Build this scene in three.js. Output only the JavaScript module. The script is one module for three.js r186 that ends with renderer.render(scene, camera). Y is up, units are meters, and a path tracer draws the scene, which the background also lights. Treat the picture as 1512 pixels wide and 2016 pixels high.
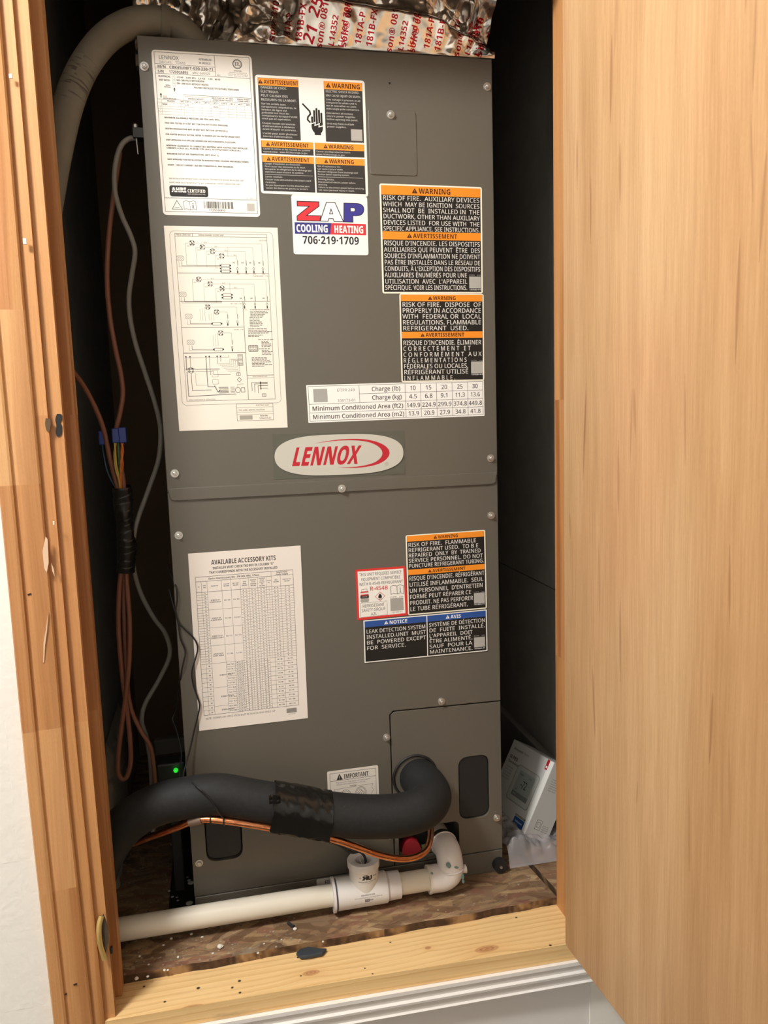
import * as THREE from 'three';
import { mergeGeometries, toCreasedNormals } from 'three/addons/utils/BufferGeometryUtils.js';
import { RoundedBoxGeometry } from 'three/addons/geometries/RoundedBoxGeometry.js';

// ------------------------------------------------------------------ camera, light, exposure
const scene = new THREE.Scene();
scene.background = new THREE.Color(0x050505);
const IW = 1512, IH = 2016, FOCAL = 1557.27;
const camera = new THREE.PerspectiveCamera(2 * Math.atan(IH / 2 / FOCAL) * 180 / Math.PI, IW / IH, 0.02, 20);
camera.position.set(0.0616, 0.7431, 1.1674);
camera.rotation.set(-0.1274, -0.2147, -0.0322, 'YXZ');
camera.updateMatrixWorld(true);
scene.add(camera);
const renderer = new THREE.WebGLRenderer({ antialias: true });
renderer.toneMapping = THREE.LinearToneMapping;
renderer.toneMappingExposure = 1.0;
renderer.shadowMap.enabled = true;
const LAMP = { x: -0.70, y: 1.83, z: 0.92, intensity: 11.1, color: new THREE.Color(1.0, 0.985, 0.95) };
const lampLight = new THREE.PointLight(LAMP.color, LAMP.intensity, 0, 2);
lampLight.position.set(LAMP.x, LAMP.y, LAMP.z);
lampLight.castShadow = true;
lampLight.shadow.radius = 8;
scene.add(lampLight);

// ------------------------------------------------------------------ helpers
const V = (x, y, z) => new THREE.Vector3(x, y, z);
function ray(px, py) { return V((px - IW / 2) / FOCAL, -(py - IH / 2) / FOCAL, -1).applyQuaternion(camera.quaternion); }
function onZ(px, py, z = 0) { const d = ray(px, py), t = (z - camera.position.z) / d.z; return d.multiplyScalar(t).add(camera.position); }
function onY(px, py, y) { const d = ray(px, py), t = (y - camera.position.y) / d.y; return d.multiplyScalar(t).add(camera.position); }
function onX(px, py, x) { const d = ray(px, py), t = (x - camera.position.x) / d.x; return d.multiplyScalar(t).add(camera.position); }
function rng(seed) { let s = seed >>> 0; return () => { s = (s + 0x6D2B79F5) | 0; let t = Math.imul(s ^ (s >>> 15), 1 | s); t = (t + Math.imul(t ^ (t >>> 7), 61 | t)) ^ t; return ((t ^ (t >>> 14)) >>> 0) / 4294967296; }; }
function hash2(x, y, s) { let h = Math.imul(x, 374761393) + Math.imul(y, 668265263) + Math.imul(s, 982451653); h = Math.imul(h ^ (h >>> 13), 1274126177); return ((h ^ (h >>> 16)) >>> 0) / 4294967296; }
function noise(x, y, s = 1) {
  const xi = Math.floor(x), yi = Math.floor(y); let u = x - xi, v = y - yi; u = u * u * (3 - 2 * u); v = v * v * (3 - 2 * v);
  const a = hash2(xi, yi, s), b = hash2(xi + 1, yi, s), c = hash2(xi, yi + 1, s), d = hash2(xi + 1, yi + 1, s);
  return a + (b - a) * u + (c - a) * v + (a - b - c + d) * u * v;
}
function fbm(x, y, s, o = 4) { let r = 0, a = 0.5; for (let i = 0; i < o; i++) { r += a * noise(x, y, s + i); x *= 2.03; y *= 2.03; a *= 0.5; } return r; }
const names = {};
function numbered(n) { names[n] = (names[n] || 0) + 1; return names[n] === 1 ? n : n + '_' + String(names[n] - 1).padStart(3, '0'); }
function shadows(o) { o.traverse((m) => { if (m.isMesh) { m.castShadow = true; m.receiveShadow = true; } }); return o; }
function mesh(name, geos, mat, parent = scene, label) {
  const g = Array.isArray(geos) ? (geos.length > 1 ? mergeGeometries(geos.map((q) => { q = q.index ? q.toNonIndexed() : q; for (const k of Object.keys(q.attributes)) if (!['position', 'normal', 'uv'].includes(k)) q.deleteAttribute(k); return q; })) : geos[0]) : geos;
  const m = new THREE.Mesh(g, mat);
  m.name = parent === scene ? numbered(name) : name;
  m.castShadow = m.receiveShadow = true;
  if (label) m.userData.label = label;
  parent.add(m); return m;
}
function tag(o, label, category, group) { o.userData.label = label; o.userData.category = category; if (group) o.userData.group = group; return o; }
function thing(name, label, category, pos = [0, 0, 0], group) {
  const o = new THREE.Group(); o.name = numbered(name); o.position.set(...pos); scene.add(o); return tag(o, label, category, group);
}
function struct(name, geos, mat, parent = scene, label) { const m = mesh(name, geos, mat, parent, label); if (parent === scene) { m.userData.kind = 'structure'; m.name = name; } return m; }
function box(x0, x1, y0, y1, z0, z1, r = 0) {
  const w = x1 - x0, h = y1 - y0, d = z1 - z0;
  const g = r ? new RoundedBoxGeometry(w, h, d, 2, r) : new THREE.BoxGeometry(w, h, d);
  g.translate((x0 + x1) / 2, (y0 + y1) / 2, (z0 + z1) / 2); return g;
}
// uv in metres; grain = axis along which v runs
function uvMetres(g, grain = 'y', su = 1, sv = 1, ou = 0, ov = 0) {
  if (!g.attributes.normal) g.computeVertexNormals();
  const p = g.attributes.position, n = g.attributes.normal, uv = new Float32Array(p.count * 2);
  for (let i = 0; i < p.count; i++) {
    const c = { x: p.getX(i), y: p.getY(i), z: p.getZ(i) }, a = { x: Math.abs(n.getX(i)), y: Math.abs(n.getY(i)), z: Math.abs(n.getZ(i)) };
    const others = ['x', 'y', 'z'].filter((k) => k !== grain);
    const across = a[others[0]] < a[others[1]] ? others[0] : others[1];
    uv[2 * i] = (c[across] + ou) / su; uv[2 * i + 1] = (c[grain] + ov) / sv;
  }
  g.setAttribute('uv', new THREE.BufferAttribute(uv, 2)); return g;
}
function tubeGeo(pts, r, seg = 64, rad = 14, tension = 0.5) { return new THREE.TubeGeometry(new THREE.CatmullRomCurve3(pts, false, 'catmullrom', tension), seg, r, rad, false); }
function between(a, b, r0, r1 = r0, seg = 32, open = false) {   // cylinder from a to b
  const d = b.clone().sub(a), g = new THREE.CylinderGeometry(r1, r0, d.length(), seg, 1, open);
  g.applyQuaternion(new THREE.Quaternion().setFromUnitVectors(V(0, 1, 0), d.clone().normalize()));
  const m = a.clone().add(b).multiplyScalar(0.5); g.translate(m.x, m.y, m.z); return g;
}
function canvasTex(w, h, draw, srgb = true) {
  const c = document.createElement('canvas'); c.width = w; c.height = h; const x = c.getContext('2d'); draw(x, w, h);
  const t = new THREE.CanvasTexture(c); if (srgb) t.colorSpace = THREE.SRGBColorSpace; t.anisotropy = 8; return t;
}
function pixelTex(w, h, f, srgb = true, wrap = true) {    // f(x, y) -> [r, g, b] 0..255, y up
  const d = new Uint8Array(w * h * 4);
  for (let y = 0; y < h; y++) for (let x = 0; x < w; x++) { const c = f(x, y), i = 4 * (y * w + x); d[i] = Math.max(0, Math.min(255, c[0])); d[i + 1] = Math.max(0, Math.min(255, c[1])); d[i + 2] = Math.max(0, Math.min(255, c[2])); d[i + 3] = 255; }
  const t = new THREE.DataTexture(d, w, h); t.magFilter = THREE.LinearFilter; t.minFilter = THREE.LinearMipmapLinearFilter; t.generateMipmaps = true;
  if (wrap) t.wrapS = t.wrapT = THREE.RepeatWrapping; if (srgb) t.colorSpace = THREE.SRGBColorSpace; t.needsUpdate = true; return t;
}
const lin = (r, g, b) => new THREE.Color().setRGB(r, g, b);
const std = (o) => new THREE.MeshStandardMaterial(o);
const mix = (a, b, t) => [a[0] + (b[0] - a[0]) * t, a[1] + (b[1] - a[1]) * t, a[2] + (b[2] - a[2]) * t];
const sstep = (a, b, x) => { const t = Math.min(1, Math.max(0, (x - a) / (b - a))); return t * t * (3 - 2 * t); };

// ------------------------------------------------------------------ surface materials
const flecks = (() => { const r = rng(7), l = []; for (let i = 0; i < 70; i++) l.push([r(), r(), 0.0015 + r() * 0.003, 0.015 + r() * 0.045, r() * 0.16 - 0.08, 0.3 + r() * 0.7]); return l; })();
// birch plywood: 0.62 m wide, 1.4 m tall, v up
const plyTex = pixelTex(768, 1600, (x, y) => {
  const u = x / 768 * 0.62, v = y / 1600 * 1.4;
  const warp = 0.012 * (fbm(u * 5, v * 2.2, 11) - 0.5);
  const broad = fbm((u + warp) * 9, v * 1.3, 21, 3), band = fbm((u + warp) * 55, v * 2.6, 31, 3), fine = noise((u + warp) * 700, v * 22, 41);
  let c = mix([182, 140, 96], [198, 159, 116], sstep(0.25, 0.65, broad));
  c = mix(c, [188, 136, 94], 0.45 * sstep(0.5, 0.72, fbm(u * 6 + 3, v * 1.6 + 7, 51, 3)));
  const k = (band - 0.47) * 24 + (fine - 0.5) * 13 + (noise(u * 1500, v * 300, 61) - 0.5) * 5;
  c = [c[0] + k, c[1] + k, c[2] + k];
  for (const f of flecks) {
    const dv = v - f[1] * 1.4; if (Math.abs(dv) > f[3]) continue;
    const du = u - f[0] * 0.62 - dv * f[4]; const t = Math.abs(dv) / f[3];
    const w = f[2] * (1 - t * t); const e = Math.max(0, 1 - Math.abs(du) / (w + 1e-5)); if (e > 0) c = mix(c, [128, 84, 52], 0.5 * f[5] * e);
  }
  return c;
});
plyTex.repeat.set(1 / 0.62, 1 / 1.4);
const plyMat = std({ map: plyTex, roughness: 0.5 });
const plyEdgeMat = std({ color: new THREE.Color(0xd9b070), roughness: 0.75 });
// pine made of finger-jointed lengths: u 0..0.12 m, v along
function pineTex(seed, lengths, contrast = 1) {
  return pixelTex(192, 2048, (x, y) => {
    const u = x / 192 * 0.12, v = y / 2048 * 1.8; // v 0..1.8 m
    let i = 0; while (i < lengths.length - 1 && v > lengths[i][0]) i++;
    const base = lengths[i][1], dark = lengths[i][2];
    const w = 0.02 * (fbm(u * 14 + i * 5, v * 2.5, seed + i * 3) - 0.5);
    const g = fbm((u + w) * 60 + i * 9, v * 1.1, seed + 5 + i, 3), fine = noise((u + w) * 900, v * 16, seed + 9), sp = noise(u * 1600, v * 400, seed + 13);
    let c = mix(base, dark, contrast * sstep(0.38, 0.68, g) * 0.75);
    const k = (fine - 0.5) * 13 + (sp - 0.5) * 6; return [c[0] + k, c[1] + k * 0.9, c[2] + k * 0.8];
  });
}
// lengths are measured from v = 0 at y = -0.35 m
const casingTex = pineTex(101, [[0.51, [200, 145, 93], [174, 116, 68]], [0.72, [207, 153, 101], [180, 122, 74]], [1.02, [194, 138, 87], [168, 110, 64]], [1.22, [212, 162, 110], [186, 130, 82]], [9, [202, 148, 96], [176, 118, 70]]]);
casingTex.repeat.set(1 / 0.12, 1 / 1.8);
const casingMat = std({ map: casingTex, roughness: 0.42 });
const jambTex = pineTex(151, [[0.72, [200, 144, 90], [164, 106, 58]], [1.1, [194, 136, 84], [158, 98, 52]], [9, [202, 146, 92], [166, 108, 60]]], 1.1);
jambTex.repeat.set(1 / 0.12, 1 / 1.8);
const jambMat = std({ map: jambTex, roughness: 0.45 });
// bare pine sill: v along x (0..0.9 m), u across (0..0.14 m), with two knots and nail holes
const sv = (px, py) => { const q = onY(px, py, -0.036); return [q.x + 0.136, q.z - 0.088]; };
const knots = [[...sv(378, 1984), 0.013, 0.0055], [...sv(612, 1915), 0.010, 0.005], [...sv(958, 1868), 0.015, 0.0062], [...sv(842, 1866), 0.004, 0.003], [...sv(392, 1870), 0.004, 0.002]];
const holes = [[390, 1945, 1.7], [457, 1944, 1.3], [471, 1931, 1.5], [472, 1954, 1.3], [324, 1972, 1.2], [586, 1885, 1.1], [592, 1921, 1.0], [768, 1855, 1.0], [1016, 1806, 1.2], [283, 1942, 1.2], [718, 1906, 0.9], [1083, 1861, 1.4], [733, 1917, 0.9]].map(([x, y, r]) => [...sv(x, y), r * 0.0009]);
const sillTex = pixelTex(256, 1536, (x, y) => {
  const u = x / 256 * 0.14, v = y / 1536 * 0.9; let q = u + 0.016 * (fbm(v * 2.6, u * 9, 201) - 0.5), kn = 0, halo = 0;
  for (const k of knots) { const du = (u - k[1]) / k[3], dv = (v - k[0]) / k[2], r = Math.sqrt(du * du + dv * dv * 0.8); q += 0.010 * (k[3] / 0.006) * Math.exp(-r * r * 0.09) * (0.6 + 0.4 * Math.tanh(du)); if (r < 1.25) kn = Math.max(kn, (1 - sstep(0.75, 1.25, r)) * (0.72 + 0.28 * Math.sin(r * 14))); halo = Math.max(halo, Math.exp(-r * r * 0.25)); }
  const t = q * 95 + 0.6 * fbm(v * 2, q * 20, 211), saw = t - Math.floor(t), ring = Math.pow(saw, 3), fine = noise(q * 1100, v * 22, 221);
  let c = mix([236, 200, 142], [204, 152, 92], 0.5 * ring + 0.10 * noise(q * 400, v * 5, 216)); c = mix(c, [238, 204, 148], 0.4 * sstep(0.45, 0.7, fbm(v * 7, u * 16, 231))); c = mix(c, [214, 160, 100], 0.35 * halo);
  c = mix(c, [160, 100, 62], 0.75 * kn);
  const dirt = sstep(0.54, 0.75, fbm(v * 26, u * 60, 241)); c = mix(c, [150, 128, 96], 0.45 * dirt * sstep(0.45, 0.7, fbm(v * 4, u * 9 + 4, 246)));
  for (const h of holes) { const r = Math.hypot(v - h[0], u - h[1]); if (r < h[2] * 2) c = mix(c, [58, 42, 28], 1 - sstep(h[2], h[2] * 2, r)); }
  const k = (fine - 0.5) * 12; return [c[0] + k, c[1] + k, c[2] + k * 0.8];
});
sillTex.repeat.set(1 / 0.14, 1 / 0.9);
const sillMat = std({ map: sillTex, roughness: 0.62 });
// worn flakeboard deck, dirty: 0.9 x 0.7 m
const deckTex = canvasTex(1536, 1200, (c, w, h) => {
  const r = rng(31); c.fillStyle = '#80664c'; c.fillRect(0, 0, w, h);
  const tones = ['#997a56', '#6d4e34', '#ae8f68', '#805743', '#5a4029', '#b59a74', '#754c39', '#9c8059', '#6a5138'];
  for (let i = 0; i < 2600; i++) {
    c.save(); c.translate(r() * w, r() * h); c.rotate((r() - 0.5) * 1.3); c.globalAlpha = 0.2 + r() * 0.5; c.fillStyle = tones[(r() * tones.length) | 0];
    const a = 14 + r() * 62, b = 4 + r() * 12; c.beginPath(); c.moveTo(-a, -b * r()); c.lineTo(-a * 0.4, -b); c.lineTo(a, -b * (0.3 + r())); c.lineTo(a * (0.6 + 0.4 * r()), b); c.lineTo(-a * 0.7, b * (0.4 + r() * 0.6)); c.closePath(); c.fill(); c.restore();
  }
  for (let i = 0; i < 420; i++) { c.globalAlpha = 0.25 + r() * 0.4; c.strokeStyle = r() < 0.6 ? '#3a2619' : '#c0a37a'; c.lineWidth = 0.8 + r() * 1.6; const x = r() * w, y = r() * h, l = 8 + r() * 46, a = (r() - 0.5) * 1.1; c.beginPath(); c.moveTo(x, y); c.quadraticCurveTo(x + l * 0.5, y + (r() - 0.5) * 10, x + l * Math.cos(a), y + l * Math.sin(a)); c.stroke(); }
  for (let i = 0; i < 90; i++) { const x = r() * w, y = r() * h, s = 10 + r() * 44; c.globalAlpha = 0.10 + r() * 0.16; c.fillStyle = r() < 0.7 ? '#2e241a' : '#8f8a78'; for (let k = 0; k < 14; k++) { c.beginPath(); c.arc(x + (r() - 0.5) * s * 2, y + (r() - 0.5) * s, 2 + r() * s * 0.28, 0, 7); c.fill(); } }
  // grey grit: the left end of the deck (left of the unit) and scattered
  for (let i = 0; i < 5200; i++) { const left = r() < 0.62; const x = left ? Math.pow(r(), 1.5) * w * 0.36 : r() * w; c.globalAlpha = 0.25 + r() * 0.5; c.fillStyle = ['#8d887c', '#6e695e', '#b4ad9e', '#4a443a'][(r() * 4) | 0]; c.beginPath(); c.arc(x, r() * h, 0.8 + r() * 2.6, 0, 7); c.fill(); }
});
deckTex.wrapS = deckTex.wrapT = THREE.RepeatWrapping;
const deckMat = std({ map: deckTex, roughness: 0.9, bumpMap: deckTex, bumpScale: 0.0016 });
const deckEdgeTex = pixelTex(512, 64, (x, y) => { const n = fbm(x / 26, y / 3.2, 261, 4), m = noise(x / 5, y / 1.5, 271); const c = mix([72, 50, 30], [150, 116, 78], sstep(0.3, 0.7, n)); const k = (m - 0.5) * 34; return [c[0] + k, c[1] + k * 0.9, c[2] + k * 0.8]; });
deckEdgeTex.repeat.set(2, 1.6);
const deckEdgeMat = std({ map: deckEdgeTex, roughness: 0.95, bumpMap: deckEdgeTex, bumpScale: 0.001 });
// plaster/paint
const paintBump = pixelTex(256, 256, (x, y) => { const v = 128 + 90 * (fbm(x / 9, y / 9, 301, 4) - 0.5) + 60 * (fbm(x / 40, y / 40, 311) - 0.5); return [v, v, v]; }, false);
paintBump.repeat.set(5, 5);
const wallMat = std({ color: lin(0.90, 0.86, 0.79), roughness: 0.75, bumpMap: paintBump, bumpScale: 0.0012 });
const trimWhiteMat = std({ color: lin(0.84, 0.80, 0.76), roughness: 0.45 });
const roomMat = std({ color: lin(0.42, 0.415, 0.405), roughness: 0.9 });
const floorMat = std({ color: lin(0.09, 0.07, 0.055), roughness: 0.6 });
const panelTex = pixelTex(256, 256, (x, y) => { const n = fbm(x / 60, y / 60, 421, 4), s = noise(x / 2, y / 2, 431); const k = 150 + (n - 0.5) * 24 + (s - 0.5) * 6; return [k, k * 0.98, k * 0.94]; });
panelTex.repeat.set(3, 3);
const panelMat = std({ map: panelTex, roughness: 0.75 });
const roughWoodMat = std({ color: lin(0.22, 0.15, 0.09), roughness: 0.9 });

// ------------------------------------------------------------------ structure: room and closet shell
const DECK = -0.024, SILL = -0.036, WZ = 0.163;         // deck top, sill top, room side of the closet wall
const RX0 = -1.9, RX1 = 1.5, RZ1 = 2.7, RY0 = -0.5, RY1 = 1.93;
struct('floor', uvMetres(box(RX0 - 0.1, RX1 + 0.1, RY0 - 0.1, RY0, WZ - 0.1, RZ1 + 0.1), 'x'), floorMat);
struct('ceiling', box(RX0 - 0.1, RX1 + 0.1, RY1, RY1 + 0.1, -0.75, RZ1 + 0.1), roomMat);
struct('wall_back', box(RX0 - 0.1, RX1 + 0.1, RY0, RY1, RZ1, RZ1 + 0.1), wallMat);
struct('wall_room_left', box(RX0 - 0.1, RX0, RY0, RY1, WZ - 0.1, RZ1), roomMat);
struct('wall_room_right', box(RX1, RX1 + 0.1, RY0, RY1, WZ - 0.1, RZ1), roomMat);
struct('wall_left', uvMetres(box(RX0, -0.136, RY0, RY1, WZ - 0.1, WZ), 'y'), wallMat);
struct('wall_right', uvMetres(box(0.575, RX1, RY0, RY1, WZ - 0.1, WZ), 'y'), wallMat);
struct('wall_top', uvMetres(box(-0.136, 0.575, 1.335, RY1, WZ - 0.1, WZ), 'y'), wallMat);
struct('wall_bottom', uvMetres(box(-0.136, 0.575, RY0, -0.0745, WZ - 0.1, WZ - 0.002), 'y'), trimWhiteMat);
struct('wall_closet_left', uvMetres(box(-0.235, -0.135, -0.3, RY1, -0.65, WZ - 0.1), 'y', 0.5, 0.5), panelMat);
const wr = struct('wall_closet_right', uvMetres(box(0.66, 0.76, 0.4115, RY1, -0.65, WZ - 0.1), 'y', 0.5, 0.5), panelMat);
mesh('panel', uvMetres(box(0.6605, 0.76, 0.089, 0.409, -0.65, WZ - 0.1), 'y', 0.5, 0.5), panelMat, wr);
mesh('base_board', uvMetres(box(0.648, 0.76, -0.3, 0.087, -0.65, WZ - 0.1, 0.003), 'z', 0.5, 0.5), panelMat, wr);
struct('wall_closet_back', uvMetres(box(-0.235, 0.76, -0.3, RY1, -0.75, -0.65), 'y', 0.5, 0.5), roughWoodMat);

// closet deck: flakeboard panel, a saw gap, and a second panel
function prismXZ(pts, y0, y1) { // polygon in x,z extruded in y
  const s = new THREE.Shape(pts.map(([x, z]) => new THREE.Vector2(x, -z))); const g = new THREE.ExtrudeGeometry(s, { depth: y1 - y0, bevelEnabled: false });
  g.rotateX(-Math.PI / 2); g.translate(0, y0, 0); return g;
}
function deckUV(g) { const p = g.attributes.position, uv = new Float32Array(p.count * 2); for (let i = 0; i < p.count; i++) { uv[2 * i] = (p.getX(i) + 0.15) / 0.85; uv[2 * i + 1] = (p.getZ(i) + p.getY(i) * 1.3 + 0.56) / 0.68; } g.setAttribute('uv', new THREE.BufferAttribute(uv, 2)); return g; }
const front = []; { const r = rng(77); for (let i = 0; i <= 26; i++) { const x = 0.5545 + (-0.136 - 0.5545) * i / 26; front.push([x, 0.093 + 0.008 * (i / 26) + (r() - 0.5) * 0.003]); } }
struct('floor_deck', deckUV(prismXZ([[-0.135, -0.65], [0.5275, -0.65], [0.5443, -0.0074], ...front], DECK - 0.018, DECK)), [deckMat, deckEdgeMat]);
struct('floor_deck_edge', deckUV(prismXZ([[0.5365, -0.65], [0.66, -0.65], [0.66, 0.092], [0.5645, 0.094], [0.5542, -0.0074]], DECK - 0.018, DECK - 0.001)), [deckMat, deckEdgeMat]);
struct('floor_under', box(-0.235, 0.76, -0.32, -0.30, -0.65, WZ), roughWoodMat);
// sill board (flat two-by-four) and joist under it
struct('trim_1', uvMetres(prismXZ([[-0.136, 0.094], [0.575, 0.088], [0.575, 0.184], [0.15, 0.171], [-0.136, 0.165]], SILL - 0.026, SILL), 'x', 1, 1, -0.088, 0.136), sillMat);
// painted apron moulding below the sill
{
  const s = new THREE.Shape(); const pr = [[0.140, -0.0625], [0.1735, -0.0625], [0.1735, -0.068], [0.1705, -0.0715], [0.1700, -0.079], [0.1730, -0.0815], [0.1725, -0.085], [0.1685, -0.0865], [0.168, -0.098], [0.1705, -0.100], [0.1690, -0.104], [0.163, -0.106], [0.140, -0.106]];
  s.moveTo(pr[0][0], pr[0][1]); for (const q of pr.slice(1)) s.lineTo(q[0], q[1]); s.closePath();
  const g = new THREE.ExtrudeGeometry(s, { depth: 0.71, bevelEnabled: false }); g.rotateY(-Math.PI / 2); g.translate(0.575, 0, 0.0);
  const p = g.attributes.position; for (let i = 0; i < p.count; i++) p.setZ(i, p.getZ(i) + 0.016 * (p.getX(i) + 0.02) / 0.6);
  g.computeVertexNormals();
  struct('trim_2', g, trimWhiteMat, scene);
}
// stained pine casing on the left of the opening
const casing = new THREE.Group(); casing.name = 'trim_3'; casing.userData.kind = 'structure'; scene.add(casing);
{
  const y0 = -0.33, y1 = 1.70;
  const s = new THREE.Shape(); const pr = [[-0.1800, 0], [-0.1800, 0.0130], [-0.1780, 0.0165], [-0.1665, 0.0165], [-0.1640, 0.0150], [-0.1628, 0.0118], [-0.1610, 0.0112], [-0.1590, 0.0122], [-0.1500, 0.0122], [-0.1440, 0.0108], [-0.1385, 0.0104], [-0.1362, 0.0098], [-0.1345, 0.0080], [-0.1345, 0]];
  s.moveTo(pr[0][0], -pr[0][1]); for (const q of pr.slice(1)) s.lineTo(q[0], -q[1]); s.closePath();
  let g = new THREE.ExtrudeGeometry(s, { depth: y1 - y0, bevelEnabled: false, steps: 40 }); g.rotateX(-Math.PI / 2); g.translate(0, y0, WZ);
  const p = g.attributes.position; for (let i = 0; i < p.count; i++) { const y = p.getY(i); p.setX(i, p.getX(i) + 0.006 * (1 - sstep(-0.1, 0.45, y)) - 0.0006 * Math.sin(y * 9)); }
  g = toCreasedNormals(g, 0.5); uvMetres(g, 'y', 1, 1, 0.2, 0.35);
  mesh('casing_board', g, casingMat, casing);
  const nailHole = std({ color: lin(0.02, 0.014, 0.01), roughness: 0.9 }), putty = std({ color: lin(0.75, 0.68, 0.58), roughness: 0.6 });
  for (const [x, y] of [[58, 1170], [128, 1958], [148, 1938]]) { const c = onZ(x, y, WZ + 0.0124); const h = mesh('nail_hole', box(-0.0022, 0.0022, -0.0010, 0.0010, -0.001, 0.0006, 0.0005), nailHole, casing); h.position.copy(c); h.rotation.z = 0.25; }
  for (const [x, y, w, h] of [[21, 150, 0.0035, 0.005], [49, 475, 0.004, 0.007], [106, 1030, 0.002, 0.0045]]) { const c = onZ(x, y, WZ + 0.0102); const m = mesh('filled_nail_hole', box(-w / 2, w / 2, -h / 2, h / 2, -0.0012, 0.0006, 0.0005), putty, casing); m.position.copy(c); }
  // torn splinters left pale in the stain
  const bare = std({ color: lin(0.72, 0.50, 0.33), roughness: 0.7 });
  const splinter = (pts) => { const q = pts.map(([x, y]) => onZ(x, y, WZ + 0.0118)); const sh = new THREE.Shape(q.map((v) => new THREE.Vector2(v.x, v.y))); const sg = new THREE.ExtrudeGeometry(sh, { depth: 0.0012, bevelEnabled: false }); sg.translate(0, 0, WZ + 0.0113); mesh('splinter', sg, bare, casing, 'pale bare wood where stain chipped off'); };
  splinter([[90, 1056], [94, 1062], [96, 1108], [92, 1128], [87, 1118], [84, 1085]]);
  splinter([[101, 1108], [106, 1120], [108, 1135], [103, 1124]]);
  splinter([[95, 1205], [93, 1240], [89, 1270], [87, 1304], [85, 1304], [86, 1265], [91, 1235]]);
}
// jamb boards
const jamb = new THREE.Group(); jamb.name = 'trim_4'; jamb.userData.kind = 'structure'; scene.add(jamb);
function board(x0, x1, y0, y1, z0, z1, r, lean = 0) {
  const g = new THREE.BoxGeometry(x1 - x0, y1 - y0, z1 - z0, 1, 30, 1); g.translate((x0 + x1) / 2, (y0 + y1) / 2, (z0 + z1) / 2);
  const p = g.attributes.position; for (let i = 0; i < p.count; i++) { const y = p.getY(i); p.setX(i, p.getX(i) + lean * (1 - sstep(-0.1, 0.45, y))); }
  g.computeVertexNormals(); return uvMetres(g, 'y', 1, 1, 0.3 + r, 0.35);
}
mesh('jamb_board', [board(-0.136, -0.1212, -0.33, 1.70, 0.100, WZ + 0.0035, 0.0, 0.0065), board(-0.136, -0.117, SILL, 1.70, 0.10, 0.152, 0.05)], jambMat, jamb);
mesh('stop_board', board(-0.1212, -0.1058, SILL + 0.0005, 1.70, 0.150, 0.1605, 0.09, 0.004), jambMat, jamb);
mesh('back_board', board(-0.121, -0.0972, SILL + 0.001, 1.70, 0.101, 0.124, 0.16), jambMat, jamb);
{ // brass finger pull / strike in the jamb and a dark latch mortise
  const brass = std({ color: lin(0.80, 0.56, 0.20), metalness: 0.55, roughness: 0.3 });
  const black = std({ color: lin(0.012, 0.011, 0.011), roughness: 0.5 });
  const flat = (pts, z, th) => { const q = pts.map(([x, y]) => onZ(x, y, z)); const sh = new THREE.Shape(); sh.setFromPoints(new THREE.SplineCurve([...q, q[0]].map((v) => new THREE.Vector2(v.x, v.y))).getPoints(60)); const g = new THREE.ExtrudeGeometry(sh, { depth: th, bevelEnabled: false }); g.translate(0, 0, z - th * 0.5); return g; };
  mesh('strike_mortise', flat([[203, 1799], [207, 1808], [213, 1830], [213, 1855], [208, 1878], [206, 1889], [202, 1870], [198, 1840], [199, 1815]], 0.1672, 0.0012), std({ color: lin(0.07, 0.05, 0.03), roughness: 0.7 }), jamb, 'dark mortise behind strike plate');
  mesh('strike_plate', (() => { const g = new THREE.TubeGeometry(new THREE.CatmullRomCurve3([onZ(200, 1803, 0.1685), onZ(195.5, 1820, 0.170), onZ(195, 1840, 0.171), onZ(198, 1862, 0.170), onZ(206, 1889, 0.1685)]), 40, 0.0034, 12); const p = g.attributes.position, m = onZ(199, 1846, 0.17); for (let i = 0; i < p.count; i++) { const t = Math.min(1, Math.abs(p.getY(i) - m.y) / 0.031); p.setZ(i, 0.169 + (p.getZ(i) - 0.169) * (1 - 0.6 * t * t)); } g.computeVertexNormals(); return g; })(), brass, jamb, 'curved brass strike plate');
  mesh('latch_mortise', flat([[112, 815], [121, 816], [122, 826], [119, 832], [122, 840], [121, 855], [114, 860], [110, 852], [111, 838], [109, 826]], 0.1610, 0.0012), black, jamb, 'dark latch mortise');
  mesh('latch_notch', flat([[90, 823], [99, 826], [100, 838], [97, 850], [92, 848], [89, 836]], 0.1670, 0.0012), std({ color: lin(0.12, 0.07, 0.035), roughness: 0.9 }), jamb, 'rough notch cut in jamb edge');
  const e = onZ(219, 1872, 0.1605); mesh('screw_hole', box(e.x - 0.0013, e.x + 0.0013, e.y - 0.004, e.y + 0.004, 0.155, 0.1611, 0.0006), black, jamb);
}
// right jamb behind the door and header board
struct('trim_5', uvMetres(box(0.553, 0.575, SILL, 1.70, 0.094, WZ), 'y', 1, 1, 0.7, 0.35), jambMat);
struct('trim_6', uvMetres(box(-0.136, 0.575, 1.316, 1.336, 0.094, WZ), 'x', 1, 1, 0.7, 0.35), jambMat);

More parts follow.
